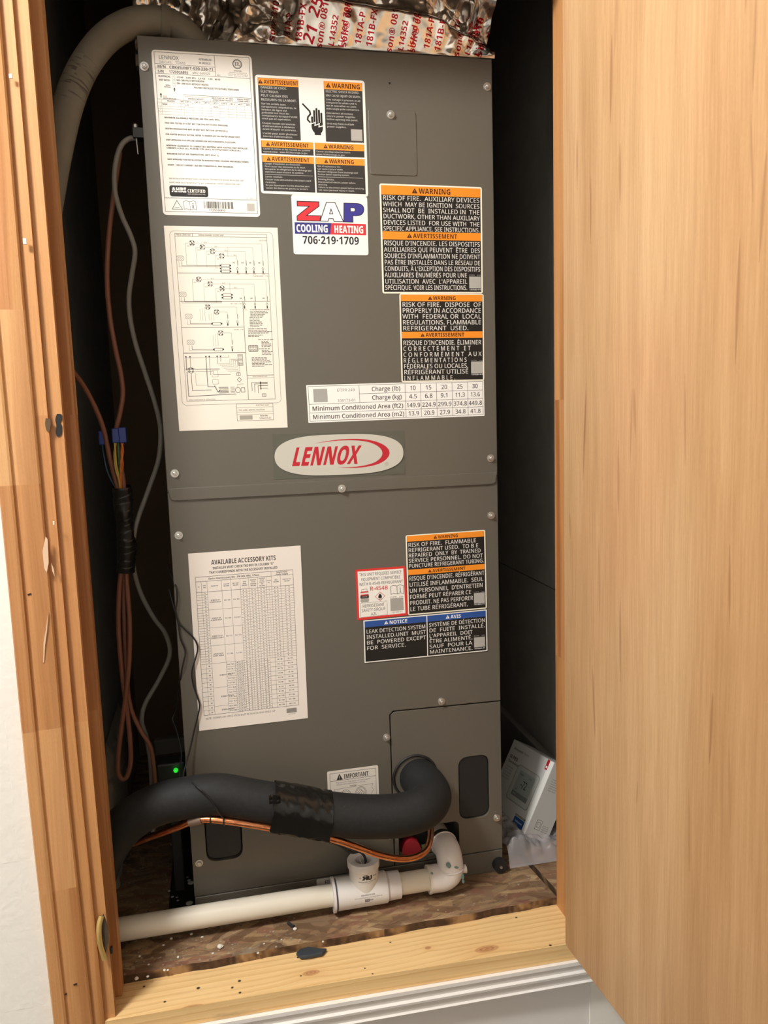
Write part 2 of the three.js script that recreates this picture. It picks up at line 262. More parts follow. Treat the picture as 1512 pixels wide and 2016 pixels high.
// plywood closet door, hinged on the right and swung open into the room
{
  const door = new THREE.Group(); door.name = 'door_1'; door.userData.kind = 'structure'; scene.add(door);
  door.position.set(0.5163, -0.02, 0.203); door.rotation.y = Math.atan2(0.0074, 0.151);
  const L = 0.60, H = 1.332, T = 0.034;
  const sh = new THREE.Shape(); sh.moveTo(0.005, 0); sh.lineTo(L, 0); sh.lineTo(L, H); sh.lineTo(0, H); sh.lineTo(0, 0.006); sh.quadraticCurveTo(0.0, 0.0015, 0.005, 0);
  const ex = (depth) => { const g = new THREE.ExtrudeGeometry(sh, { depth, bevelEnabled: false }); g.rotateY(-Math.PI / 2); return g; };
  // face veneers and core: local z runs along the door, local x through its thickness
  const f = ex(0.0016); f.translate(0.0016, 0, 0); uvMetres(f, 'y', 1, 1, 0.02, 0.02); mesh('face_veneer', f, plyMat, door);
  const b = ex(0.0016); b.translate(T, 0, 0); uvMetres(b, 'y', 1, 1, 0.3, 0.4); mesh('face_veneer', b, plyMat, door);
  const k = ex(T - 0.0036); k.translate(T - 0.0018, 0, 0); uvMetres(k, 'y'); mesh('core', k, plyEdgeMat, door, 'pale bare plywood edge');
}

// ------------------------------------------------------------------ printed stickers: drawing helpers
const FONT = 'sans-serif';
function T(c, s, x, y, w, h, o = {}) {      // text with cap height h, stretched to width w (w = 0: natural width)
  c.save(); c.font = `${o.style || ''} 100px ${o.font || FONT}`; const m = c.measureText(s).width, sy = h / 73; let sx = w ? w / m : sy * (o.sq || 1);
  let x0 = x; if (!w) { if (o.align === 'center') x0 = x - m * sx / 2; if (o.align === 'right') x0 = x - m * sx; }
  c.translate(x0, y + h); if (o.skew) c.transform(1, 0, o.skew, 1, 0, 0); c.scale(sx, sy); c.fillStyle = o.color || '#111'; if (o.stroke) { c.lineWidth = o.stroke; c.strokeStyle = o.strokeColor || o.color; c.lineJoin = 'round'; c.strokeText(s, 0, 0); }
  c.fillText(s, 0, 0); c.restore();
}
function line(c, pts, w = 2, col = '#222') { c.strokeStyle = col; c.lineWidth = w; c.beginPath(); pts.forEach((p, i) => (i ? c.lineTo(p[0], p[1]) : c.moveTo(p[0], p[1]))); c.stroke(); }
function rect(c, x, y, w, h, col) { c.fillStyle = col; c.fillRect(x, y, w, h); }
function tri(c, x, y, s, col, mark) { c.fillStyle = col; c.beginPath(); c.moveTo(x + s / 2, y); c.lineTo(x + s, y + s * 0.92); c.lineTo(x, y + s * 0.92); c.closePath(); c.fill(); c.fillStyle = mark; c.fillRect(x + s * 0.455, y + s * 0.32, s * 0.09, s * 0.32); c.fillRect(x + s * 0.455, y + s * 0.72, s * 0.09, s * 0.1); }
function banner(c, x, y, w, h, word, o = {}) {   // coloured band with triangle and word
  rect(c, x, y, w, h, o.bg || '#f99a31'); const th = h * 0.58; c.font = `bold 100px ${FONT}`; const tw = c.measureText(word).width * th / 73 * (o.sq || 0.92), tot = tw + th * 1.3; const x0 = x + (w - tot) * (o.at ?? 0.5);
  tri(c, x0, y + h * 0.20, th * 1.08, o.ink || '#3a1408', o.bg || '#f99a31'); T(c, word, x0 + th * 1.3, y + h * 0.21, tw, th, { style: 'bold', color: o.ink || '#2a0d06' });
}
function paragraph(c, lines, x, y, w, lh, cap, o = {}) { lines.forEach((l, i) => { const s = Array.isArray(l) ? l[0] : l, k = Array.isArray(l) ? l[1] : 1; T(c, s, x, y + i * lh, w * k, cap, { color: '#efece6', ...o }); }); }
const patch = (c, x, y, s, col = '#b9b5ad') => rect(c, x, y, s, s, col);   // where a square code is printed: left plain
function frame(c, w, h, b, col = '#f4f0e6', inner = '#17130f') { rect(c, 0, 0, w, h, col); rect(c, b, b, w - 2 * b, h - 2 * b, inner); }

// rating plate
const ratingTex = canvasTex(1000, 1640, (c, w, h) => {
  rect(c, 0, 0, w, h, '#f6f1e8'); c.strokeStyle = '#2a2622'; c.lineWidth = 4; c.strokeRect(26, 20, w - 52, h - 56);
  T(c, 'LENNOX', 66, 50, 200, 38, { color: '#3a3631' }); T(c, 'DALLAS,   TEXAS', 66, 102, 262, 24, { color: '#77716a' });
  T(c, 'ASSEMBLED', 462, 56, 130, 20, { color: '#555', style: 'bold' }); T(c, 'IN MEXICO', 462, 92, 118, 20, { color: '#555', style: 'bold' });
  line(c, [[622, 20], [622, 226]], 3); line(c, [[26, 136], [622, 136]], 3); line(c, [[26, 178], [622, 178]], 2); line(c, [[26, 228], [w - 26, 228]], 3);
  T(c, 'M/N   CBK45UHPT-030-230-71', 48, 146, 556, 28, { style: 'bold', color: '#2c2824' }); T(c, 'S/N', 48, 192, 62, 28, { style: 'bold', color: '#2c2824' }); T(c, '1725D26892', 160, 192, 190, 28, { style: 'bold', color: '#2c2824' }); T(c, 'MFG: 04/2025', 392, 194, 176, 22, { color: '#3c3834' }); T(c, 'REV:', 636, 206, 40, 15, { color: '#555' });
  c.lineWidth = 7; c.strokeStyle = '#35312c'; c.beginPath(); c.arc(850, 92, 44, 0, 7); c.stroke(); c.lineWidth = 3; c.beginPath(); c.arc(850, 92, 35, 0, 7); c.stroke(); T(c, 'ETL', 826, 74, 50, 36, { style: 'bold', color: '#35312c' });
  T(c, 'Intertek', 812, 152, 78, 14, { style: 'bold', color: '#4a4540' }); T(c, 'CONFORMS TO UL STD 60335-2-40', 762, 174, 180, 10, { color: '#777' }); T(c, 'CERTIFIED TO CSA C22.2', 748, 190, 206, 10, { color: '#777' }); T(c, 'NO. 60335-2-40', 752, 206, 196, 10, { color: '#777' });
  const s = { color: '#2f2a26', style: 'bold', stroke: 3 };
  T(c, 'ELECTRICAL', 52, 246, 118, 17, s); T(c, 'UNIT RATED:', 54, 282, 112, 17, s); T(c, '1/2 HP     8,572 BTU    2.2 FLA     1 PH    60 HZ', 232, 248, 436, 16, s); T(c, '240 - 208 VOLTS WITH HEATER', 228, 276, 278, 17, s); T(c, '230 - 208 VOLTS WITHOUT HEATER', 228, 308, 318, 17, s); T(c, 'FACTORY INSTALLED TXV SUITABLE FOR R-454B', 398, 340, 452, 18, s); T(c, 'MARK', 118, 334, 46, 12, s); T(c, 'VOLTAGE', 100, 352, 66, 12, s);
  for (const y of [254, 288, 320]) { c.strokeStyle = '#555'; c.lineWidth = 2; c.strokeRect(192, y, 22, 26); }
  const up = (x, y, l) => { line(c, [[x, y + l], [x, y]], 9, '#2c2824'); c.fillStyle = '#2c2824'; c.beginPath(); c.moveTo(x - 12, y + 14); c.lineTo(x, y - 6); c.lineTo(x + 12, y + 14); c.fill(); }; up(202, 364, 34); up(64, 424, 40);
  T(c, 'MARK', 84, 444, 40, 12, { color: '#a05048' }); T(c, 'HEATER INSTALLED', 84, 464, 130, 12, s);
  // table
  line(c, [[286, 426], [w - 26, 426]], 4, '#3a3530'); line(c, [[26, 480], [w - 26, 480]], 3); const rows = [480, 512, 548, 574, 600, 630]; for (const y of rows) line(c, [[26, y], [w - 26, y]], 2, '#5a544c');
  for (const x of [286, 556, 816]) line(c, [[x, 426], [x, 630]], 2, '#5a544c'); for (const x of [66, 254, 376, 466, 646, 732, 900]) line(c, [[x, 480], [x, 630]], 2, '#7a746c');
  T(c, 'MINIMUM CIRCUIT CAPACITY', 300, 436, 236, 13, { color: '#8a4a44' }); T(c, '(MINIMUM AMPACITY)', 330, 456, 160, 13, s); T(c, 'MAX FUSE OR CKT. BKR.', 570, 436, 220, 13, s); T(c, '(OVERCURRENT PROTECT)', 578, 456, 206, 13, s); T(c, 'SINGLE POINT', 826, 436, 130, 13, s); T(c, 'POWER SUPPLY', 830, 456, 126, 13, s);
  ['HEATER', 'PH', 'CKT 1', 'CKT 2', 'CKT 3', 'CKT 1', 'CKT 2', 'CKT 3', 'MCA', 'MFS'].forEach((t, i) => T(c, t, [120, 258, 300, 392, 484, 578, 662, 748, 836, 918][i], 488, [76, 24, 60, 60, 60, 56, 56, 56, 44, 40][i], 14, s));
  T(c, 'NONE', 72, 520, 50, 16, s); T(c, '1', 264, 520, 8, 16, s); T(c, '2.75', 300, 522, 34, 14, s); T(c, '15/15', 578, 526, 52, 15, s); ['1', '2', '3', '4'].forEach((t, i) => T(c, t, 44, 520 + i * 27, 8, 13, { color: '#888' }));
  const body = [['MAXIMUM ALLOWABLE PRESSURE, 640 PSIG (4412 KPA).', 558], ['FAN COIL TESTED AT 0.50" WC (124.5 Pa) EXT STATIC PRESSURE.', 640], ['HEATER DESIGNATION MAY OR MAY NOT INCLUDE LETTERS IN ().', 634], ['FOR HEATER MODULE RATING, REFER TO NAMEPLATE ON HEATER INSIDE UNIT.', 758], ['UNIT APPROVED FOR UPFLOW, DOWNFLOW AND HORIZONTAL POSITIONS.', 708], ['MINIMUM CLEARANCES TO COMBUSTIBLE MATERIAL WITH ELECTRIC HEAT INSTALLED', 824], ['CABINETS, 0 IN.(0 cm.), PLENUM, 0 IN. (0cm.), TO OUTLET DUCT, 0 IN.(0 cm.)', 752], ['MAXIMUM OUTLET AIR TEMPERATURE, 200°F (93.4° C).', 528], ['UNIT APPROVED FOR INSTALLATION IN MANUFACTURED HOUSING AND MOBILE HOMES.', 832], ['SHORT - CIRCUIT CURRENT, 5kA RMS SYMMETRICAL, 600V MAXIMUM.', 668]];
  const ys = [652, 706, 762, 818, 874, 930, 954, 1012, 1068, 1124]; body.forEach(([t, wd], i) => T(c, t, 82, ys[i], wd, 15, { color: '#2b2723', style: 'bold', stroke: 5 }));
  T(c, 'SEE INSTALLATION INSTRUCTIONS FOR SPECIFIC INFORMATION BEFORE INSTALLING UNIT.', 84, 1262, 770, 13, { color: '#3a3530', stroke: 3 }); T(c, 'SUPPLY WIRE MUST BE RATED AT 75 DEG. C MINIMUM, COPPER CONDUCTORS ONLY.', 84, 1302, 734, 13, { color: '#3a3530', stroke: 3 });
  c.fillStyle = '#1f1c19'; c.beginPath(); c.roundRect(82, 1338, 390, 112, 24); c.fill(); T(c, 'AHRI', 104, 1358, 146, 46, { style: 'bold', color: '#f6f1e8', stroke: 8 }); rect(c, 100, 1384, 158, 5, '#1f1c19'); T(c, 'CERTIFIED', 262, 1372, 184, 34, { style: 'bold', color: '#f6f1e8' }); T(c, 'www.ahridirectory.org', 262, 1416, 180, 10, { color: '#f6f1e8' });
  line(c, [[26, 1466], [w - 26, 1466]], 4); T(c, '0 - 100 - 11', 866, 1446, 106, 12, { color: '#666' });
  line(c, [[96, 1580], [148, 1490], [200, 1580], [96, 1580]], 5, '#3a3530'); T(c, '⌃', 138, 1540, 18, 14); line(c, [[124, 1562], [172, 1562]], 3, '#3a3530');
  line(c, [[216, 1500], [240, 1490], [278, 1500], [316, 1490], [340, 1500], [340, 1580], [316, 1572], [278, 1584], [240, 1572], [216, 1580], [216, 1500]], 4, '#3a3530'); line(c, [[278, 1500], [278, 1584]], 3, '#3a3530'); rect(c, 304, 1532, 10, 34, '#2c2824'); rect(c, 304, 1514, 10, 10, '#2c2824');
  const r = rng(5); let x = 420; while (x < 716) { const b = 2 + ((r() * 4) | 0) * 2; rect(c, x, 1492, b, 72, '#2c2824'); x += b + 2 + ((r() * 4) | 0) * 2; } T(c, '1725D26892', 470, 1570, 168, 20, { style: 'bold', color: '#3c3834' });
  patch(c, 866, 1502, 80, '#bdb8ae');
});
// electric shock warning, four blocks
const shockTex = canvasTex(1000, 1080, (c, w, h) => {
  frame(c, w, h, 24, '#f4f0e6', '#35322e'); const wt = { color: '#dcd8d0' };
  banner(c, 26, 26, 362, 66, 'AVERTISSEMENT', { sq: 0.76 }); banner(c, 622, 22, 352, 74, 'WARNING'); rect(c, 388, 24, 232, 552, '#efebe3');
  paragraph(c, [['DANGER DE CHOC', 0.66], ['ÉLECTRIQUE.', 0.46], ['PEUT CAUSER DES', 0.68], ['BLESSURES OU LA MORT.', 0.9]], 44, 100, 358, 36, 20, { ...wt });
  paragraph(c, [['Sur les unités avec', 0.62], ['contacteurs unipolaires, la', 0.88], ['tension de ligne est', 0.64], ['présente sur tous les', 0.7], ['composants lorsque l\'unité', 0.9], ['n\'est pas en opération.', 0.74]], 44, 248, 358, 27, 16, wt);
  paragraph(c, [['Couper toutes les sources', 0.84], ['d\'alimentation à distance', 0.82], ['avant d\'ouvrir ce panneau.', 0.86]], 44, 424, 358, 27, 16, wt); paragraph(c, [['L\'unité peut avoir plusieurs', 0.88], ['sources d\'alimentation.', 0.76]], 44, 516, 358, 27, 16, wt);
  paragraph(c, [['ELECTRIC SHOCK HAZARD.', 0.96], ['MAY CAUSE INJURY OR DEATH.', 1]], 634, 104, 326, 38, 20, { ...wt }); paragraph(c, [['Line voltage is present at all', 0.98], ['components when unit is', 0.88], ['not in operation on units', 0.86], ['with single pole contactors.', 0.96]], 634, 180, 326, 28, 16, wt); paragraph(c, [['Disconnect all remote', 0.76], ['electric power supplies', 0.82], ['before opening this panel.', 0.9]], 634, 304, 326, 28, 16, wt); paragraph(c, [['Unit may have multiple', 0.78], ['power supplies.', 0.56]], 634, 400, 326, 28, 16, wt);
  patch(c, 856, 452, 106, '#b4b0a8'); T(c, '401S  100632-05', 842, 568, 128, 11, { color: '#bbb' });
  // hand and live wire
  line(c, [[416, 238], [480, 304], [486, 330], [462, 358], [458, 382], [482, 408]], 15, '#1d1a17');
  c.fillStyle = '#1d1a17'; for (const [x, y, t] of [[500, 350, 410], [521, 292, 404], [543, 272, 404], [565, 286, 404], [586, 312, 414]]) { c.beginPath(); c.roundRect(x - 9, y, 18, t - y, 9); c.fill(); }
  c.beginPath(); c.moveTo(492, 400); c.lineTo(597, 404); c.lineTo(596, 460); c.quadraticCurveTo(592, 490, 576, 500); c.lineTo(578, 520); c.lineTo(518, 520); c.lineTo(518, 498); c.quadraticCurveTo(494, 480, 492, 440); c.closePath(); c.fill();
  c.strokeStyle = '#f4f0e6'; c.lineWidth = 9; c.beginPath(); c.moveTo(486, 420); c.lineTo(528, 404); c.lineTo(524, 432); c.lineTo(564, 414); c.lineTo(560, 444); c.lineTo(600, 432); c.stroke();
  // lower blocks
  rect(c, 24, 576, w - 48, 14, '#f4f0e6'); rect(c, 24, 712, w - 48, 14, '#f4f0e6'); rect(c, 500, 580, 14, 480, '#f4f0e6');
  for (const [y, fr, en] of [[590, ['Causer le cancer et des nocivité du système', 'reproducteur.  www.P65Warnings.ca.gov'], ['Cancer and Reproductive Harm', 'www.P65Warnings.ca.gov']], [726, [], []]]) { banner(c, 28, y, 470, 62, 'AVERTISSEMENT', { sq: 0.9 }); banner(c, 516, y, 458, 62, 'WARNING', { sq: 0.98, at: 0.45 }); paragraph(c, fr.map((t, i) => [t, 0.96 - i * 0.06]), 40, y + 68, 448, 26, 15, wt); paragraph(c, en.map((t, i) => [t, 0.72 - i * 0.12]), 526, y + 72, 440, 26, 15, wt); }
  paragraph(c, [['Danger d\'explosion ou d\'incendie.', 0.74], ['Peut causer des blessures ou la mort.', 0.84], ['Récupérer le réfrigérant de la décharge par', 0.96], ['aspiration avant d\'ouvrir le système.', 0.8]], 46, 796, 446, 25, 14, wt); paragraph(c, [['Risk of explosion or fire.', 0.5], ['Can cause injury or death.', 0.55], ['Recover refrigerant from Discharge and', 0.86], ['Suction before opening system.', 0.68]], 530, 800, 440, 25, 14, wt);
  line(c, [[46, 902], [482, 902]], 3, '#dcd8d0'); line(c, [[528, 906], [956, 906]], 3, '#dcd8d0');
  paragraph(c, [['Lames rotatives.', 0.36], ['Couper toute alimentation électrique avant', 0.94], ['l\'entretien.', 0.22], ['Ne pas désemparer à cette directive peut', 0.9], ['causer des blessures graves ou la mort.', 0.87]], 46, 916, 446, 26, 14, wt); paragraph(c, [['Rotating blades.', 0.35], ['Disconnect all electric power before', 0.8], ['servicing.', 0.2], ['Failure to disconnect power before servicing', 0.98], ['can cause personal injury or death.', 0.78]], 530, 922, 440, 25, 14, wt);
});
// contractor sticker
const zapTex = canvasTex(900, 700, (c, w, h) => {
  rect(c, 0, 0, w, h, '#f7f4ee');
  const poly = (pts, col) => { c.beginPath(); pts.forEach((p, i) => (i ? c.lineTo(...p) : c.moveTo(...p))); c.closePath(); c.fillStyle = col; c.fill('evenodd'); c.lineWidth = 9; c.strokeStyle = '#1c1a24'; c.lineJoin = 'miter'; c.stroke(); };
  poly([[66, 76], [322, 76], [322, 128], [172, 240], [338, 240], [326, 302], [58, 302], [58, 250], [206, 132], [66, 132]], '#d8313b');
  poly([[410, 80], [512, 80], [608, 304], [496, 304], [484, 270], [434, 270], [424, 302], [330, 302]], '#fbf9f5'); poly([[463, 158], [482, 214], [444, 214]], '#fbf9f5');
  c.beginPath(); c.moveTo(618, 82); c.lineTo(770, 82); c.quadraticCurveTo(856, 86, 856, 152); c.quadraticCurveTo(852, 226, 760, 230); c.lineTo(722, 230); c.lineTo(722, 306); c.lineTo(610, 306); c.closePath(); c.moveTo(694, 136); c.lineTo(694, 180); c.lineTo(740, 180); c.quadraticCurveTo(764, 160, 740, 136); c.closePath(); c.fillStyle = '#3a3690'; c.fill('evenodd'); c.strokeStyle = '#1c1a24'; c.lineWidth = 8; c.stroke();
  rect(c, 26, 322, 440, 136, '#35327f'); c.fillStyle = '#d63540'; c.beginPath(); c.moveTo(462, 322); c.lineTo(876, 326); c.lineTo(876, 460); c.lineTo(444, 458); c.closePath(); c.fill();
  T(c, 'COOLING', 42, 346, 380, 88, { style: 'bold', color: '#f7f4ee', stroke: 3 }); T(c, 'HEATING', 490, 350, 358, 86, { style: 'bold', color: '#f7f4ee', stroke: 3 });
  T(c, '706·219·1709', 110, 480, 680, 94, { style: 'bold', color: '#17151a' });
});
// wiring diagram
const wiringTex = canvasTex(1040, 1840, (c, w, h) => {
  rect(c, 0, 0, w, h, '#f0e9dc'); const ink = '#47423a', dk = '#26231e'; c.strokeStyle = '#777168'; c.lineWidth = 3; c.beginPath(); c.roundRect(46, 44, w - 96, 1560, 40); c.stroke(); c.strokeStyle = ink; c.lineWidth = 3; c.strokeRect(92, 64, 842, 1504); line(c, [[92, 90], [934, 90]], 3, ink); line(c, [[250, 64], [250, 90]], 3, ink);
  T(c, 'TYPICAL CBK45 HEAT', 98, 70, 140, 13, { color: ink, style: 'bold' }); T(c, 'WIRING DIAGRAM - ELECTRIC HEAT', 304, 70, 232, 13, { color: ink, style: 'bold' });
  for (const y of [412, 664, 898]) line(c, [[92, y], [y < 665 ? 934 : 676, y]], 3, ink); rect(c, 92, 1126, 584, 7, '#777168'); line(c, [[676, 664], [676, 1568]], 6, '#8b857a'); line(c, [[676, 1342], [934, 1342]], 6, '#8b857a'); line(c, [[676, 1368], [934, 1368]], 2, ink);
  const r = rng(12);
  const relay = (x, y, s = 1) => { c.strokeStyle = dk; c.lineWidth = 2; c.beginPath(); c.arc(x, y, 24 * s, 0, 7); c.stroke(); for (let i = 0; i < 7; i++) line(c, [[x + (r() - 0.5) * 44 * s, y + (r() - 0.5) * 44 * s], [x + (r() - 0.5) * 44 * s, y + (r() - 0.5) * 44 * s]], 3, dk); rect(c, x - 20 * s, y - 20 * s, 9, 12, dk); rect(c, x + 10 * s, y - 20 * s, 9, 12, dk); rect(c, x - 20 * s, y + 8, 9, 12, dk); rect(c, x + 10 * s, y + 8, 9, 12, dk); };
  const plug = (x, y) => { c.strokeStyle = '#7d766d'; c.lineWidth = 2; c.beginPath(); c.roundRect(x - 34, y - 22, 68, 44, 18); c.stroke(); for (let i = 0; i < 3; i++) for (let j = 0; j < 2; j++) { c.beginPath(); c.arc(x - 20 + i * 20, y - 10 + j * 20, 8, 0, 7); c.stroke(); } };
  const block = (x, y, n) => { for (let i = 0; i < n; i++) { c.strokeStyle = dk; c.lineWidth = 3; c.strokeRect(x, y + i * 26, 76, 24); rect(c, x - 14, y + i * 26 + 4, 12, 14, dk); rect(c, x + 78, y + i * 26 + 4, 12, 14, dk); } };
  const coil = (x, y) => { for (let i = 0; i < 4; i++) { c.strokeStyle = dk; c.lineWidth = 3; c.beginPath(); c.arc(x, y + i * 11, 7, -1.6, 1.6); c.stroke(); } T(c, 'HE', x - 42, y + 6, 22, 14, { color: ink, style: 'bold' }); c.beginPath(); c.moveTo(x, y + 52); c.lineTo(x + 9, y + 66); c.lineTo(x, y + 80); c.lineTo(x - 9, y + 66); c.closePath(); c.stroke(); rect(c, x - 5, y + 84, 11, 22, dk); T(c, 'FUSE', x - 12, y + 110, 32, 10, { color: '#9a5a50' }); };
  const row = (y0, rel, coils, bl, n, title) => {
    T(c, title, 930, y0 + 14, 0, 12, { align: 'right', color: ink }); plug(126, y0 + 186); rel.forEach(([x, y], i) => { relay(x, y0 + y); const cx = coils[coils.length - 1 - i]; line(c, [[x + 26, y0 + y], [cx, y0 + y], [cx, y0 + 200]], 2, '#6d675e'); line(c, [[x - 30, y0 + y], [x - 60, y0 + y], [x - 60, y0 + 246 + i * 8], [bl[0] - 14, y0 + 246 + i * 8]], 2, i ? '#6d675e' : ink); T(c, 'BLK', x + 110, y0 + y - 12, 26, 9, { color: ink }); T(c, 'RED', x - 48, y0 + y + 22, 24, 9, { color: ink }); });
    coils.forEach((x) => coil(x, y0 + 208)); block(bl[0], y0 + bl[1], n); line(c, [[112, y0 + 212], [112, y0 + 262], [bl[0] - 14, y0 + 262]], 2, ink); line(c, [[138, y0 + 212], [138, y0 + 252], [bl[0] - 14, y0 + 252]], 4, '#6d675e'); line(c, [[bl[0] + 68, y0 + 80], [bl[0] + 68, y0 + 170]], 2, '#6d675e'); };
  row(96, [[242, 52], [334, 86], [424, 122], [506, 162]], [644, 724, 796, 882], [496, 236], 3, '20/25 kW');
  row(416, [[282, 52], [384, 92], [492, 132]], [690, 790, 904], [496, 178], 2, '15 (208/240V) - 1 PH');
  const half = (y0, rel, coils, title) => { T(c, title, 668, y0 + 12, 0, 11, { align: 'right', color: ink }); plug(166, y0 + 130); rel.forEach(([x, y], i) => { relay(x, y0 + y); const cx = coils[coils.length - 1 - i]; line(c, [[x + 26, y0 + y], [cx, y0 + y], [cx, y0 + 112]], 2, '#6d675e'); for (let k = 0; k < 3; k++) line(c, [[x - 30 - k * 22, y0 + y + k * 8], [x - 30 - k * 22, y0 + 170]], 2, '#6d675e'); }); for (const x of coils) { for (let i = 0; i < 4; i++) { c.strokeStyle = dk; c.lineWidth = 3; c.beginPath(); c.arc(x, y0 + 118 + i * 10, 6, -1.6, 1.6); c.stroke(); } rect(c, x - 5, y0 + 194, 11, 22, dk); c.strokeRect(x - 6, y0 + 172, 12, 16); } line(c, [[150, y0 + 160], [150, y0 + 204], [380, y0 + 204]], 2, ink); line(c, [[176, y0 + 160], [176, y0 + 196], [380, y0 + 196]], 4, '#6d675e'); block(384, y0 + 186, 1); };
  half(668, [[348, 46], [428, 92]], [524, 616], '10/7.5 kW - 1 PH'); half(902, [[452, 48]], [552], '5/4 kW - 1 PH');
  // control section
  for (const [x, y1] of [[112, 1290], [150, 1270], [298, 1400], [330, 1330], [404, 1230], [436, 1210]]) { line(c, [[x, 1160], [x, y1]], x === 112 || x === 298 ? 5 : 3, dk); c.fillStyle = dk; c.beginPath(); c.arc(x, 1162, 7, 0, 7); c.fill(); } line(c, [[112, 1172], [510, 1172], [510, 1150]], 2, ink);
  relay(150, 1286, 1.1); rect(c, 100, 1272, 88, 5, dk); rect(c, 116, 1298, 66, 5, dk); line(c, [[190, 1278], [420, 1278]], 4, dk); line(c, [[190, 1298], [360, 1298], [360, 1330], [520, 1330]], 3, ink); line(c, [[150, 1310], [150, 1470], [330, 1470]], 4, dk); line(c, [[112, 1300], [112, 1524], [560, 1512]], 5, dk); line(c, [[190, 1310], [190, 1424], [330, 1424]], 2, ink); line(c, [[298, 1400], [298, 1440], [370, 1440]], 5, dk);
  c.strokeStyle = ink; c.lineWidth = 3; c.strokeRect(600, 1146, 44, 102); for (let i = 0; i < 8; i++) line(c, [[602, 1158 + i * 12], [642, 1158 + i * 12]], 3, dk); for (let i = 0; i < 6; i++) line(c, [[404 + i * 18, 1230 + i * 14], [520 + i * 18, 1230 + i * 14], [520 + i * 18, 1190 + i * 6], [600, 1190 + i * 6]], 2, ink);
  c.strokeRect(346, 1290, 54, 60); c.strokeRect(346, 1376, 54, 40); for (let i = 0; i < 5; i++) { line(c, [[400, 1448 + i * 13], [490, 1448 + i * 13]], 5, dk); line(c, [[510, 1448 + i * 13], [552, 1448 + i * 13]], 3, dk); } line(c, [[360, 1430], [390, 1490], [410, 1476]], 6, dk); c.strokeStyle = dk; c.lineWidth = 4; c.beginPath(); c.arc(580, 1476, 24, 0, 7); c.stroke(); c.strokeRect(612, 1456, 34, 40); line(c, [[580, 1450], [580, 1422], [640, 1420]], 2, ink);
  const book = (x, y) => { c.strokeStyle = dk; c.lineWidth = 4; c.strokeRect(x, y, 34, 26); line(c, [[x + 17, y], [x + 17, y + 26]], 3, dk); }; book(578, 1316); book(812, 1538 - 22); line(c, [[600, 1358], [620, 1380], [600, 1402], [580, 1380], [600, 1358]], 4, dk);
  T(c, 'SPEED CHANGE REFER TO INSTRUCTIONS', 110, 1552, 250, 10, { color: ink }); 
  // notes on the right
  const note = (x, y, n, ww, lh = 14) => { for (let i = 0; i < n; i++) { let xx = x; const end = x + ww * (0.55 + 0.45 * r()); while (xx < end) { const l = 8 + r() * 26; rect(c, xx, y + i * lh, l, 6, '#55504a'); xx += l + 5; } } };
  note(740, 738, 5, 190); note(730, 808, 7, 130); note(712, 912, 4, 220, 13); note(708, 970, 2, 150, 12); note(800, 1012, 1, 130); note(830, 1028, 5, 110, 12); note(800, 1096, 1, 130); note(830, 1112, 4, 110, 12); note(730, 1178, 7, 190, 13);
  c.strokeStyle = dk; c.lineWidth = 5; c.beginPath(); c.roundRect(708, 1066, 86, 56, 8); c.stroke(); for (let i = 0; i < 3; i++) for (let j = 0; j < 2; j++) { c.lineWidth = 4; c.beginPath(); c.arc(726 + i * 25, 1080 + j * 26, 8, 0, 7); c.stroke(); }
  T(c, 'WIRING DIAGRAM KEY PLATE', 728, 1350, 140, 10, { color: ink }); for (const [a, b] of [[716, 1490], [742, 1500], [776, 1510]]) { line(c, [[a, b], [a, 1410 + (a - 716) * 0.5], [870, 1410 + (a - 716) * 0.5]], 4, dk); } for (let i = 0; i < 3; i++) { rect(c, 796, 1402 + i * 26, 10, 22, dk); line(c, [[806, 1412 + i * 26], [870, 1412 + i * 26]], 3, dk); }
  // title block
  c.strokeStyle = ink; c.lineWidth = 3; c.strokeRect(556, 1606, 352, 158); for (const y of [1640, 1684, 1706]) line(c, [[556, y], [908, y]], 2, ink); T(c, 'ELECTRIC HEAT', 742, 1616, 130, 14, { color: ink }); T(c, 'PSC LABEL WIRING DIAGRAM', 576, 1656, 250, 15, { color: ink }); rect(c, 580, 1714, 124, 40, '#a8a296'); T(c, 'Form No.', 778, 1714, 78, 14, { style: 'bold', color: dk }); T(c, '538437-01', 770, 1736, 116, 18, { color: dk });
});
function orange(w, h, spec) {       // black sheet, white border, orange banners, white capitals
  return canvasTex(w, h, (c) => { frame(c, w, h, w * 0.016, '#f6f0dc', '#161310'); const b = w * 0.018; for (const k of spec.bands) banner(c, b, k[0] * h, w - 2 * b, (k[1] - k[0]) * h, k[2], { bg: spec.bg || '#f79322', ink: spec.ink, at: k[3] ?? 0.5, sq: k[4] ?? 0.9 }); for (const p of spec.text) paragraph(c, p.lines, p.x * w, p.y * h, p.w * w, p.lh * h, p.cap * h); if (spec.code) { patch(c, spec.code[0] * w, spec.code[1] * h, spec.code[2] * w, '#b3b0a9'); T(c, spec.no, spec.code[0] * w, (spec.code[1] * h + spec.code[2] * w) + h * 0.006, spec.code[2] * w, h * 0.014, { color: '#ddd', style: 'bold' }); T(c, 'ETIPR    25A', spec.code[0] * w, spec.code[1] * h - h * 0.018, spec.code[2] * w, h * 0.011, { color: '#bbb' }); } });
}
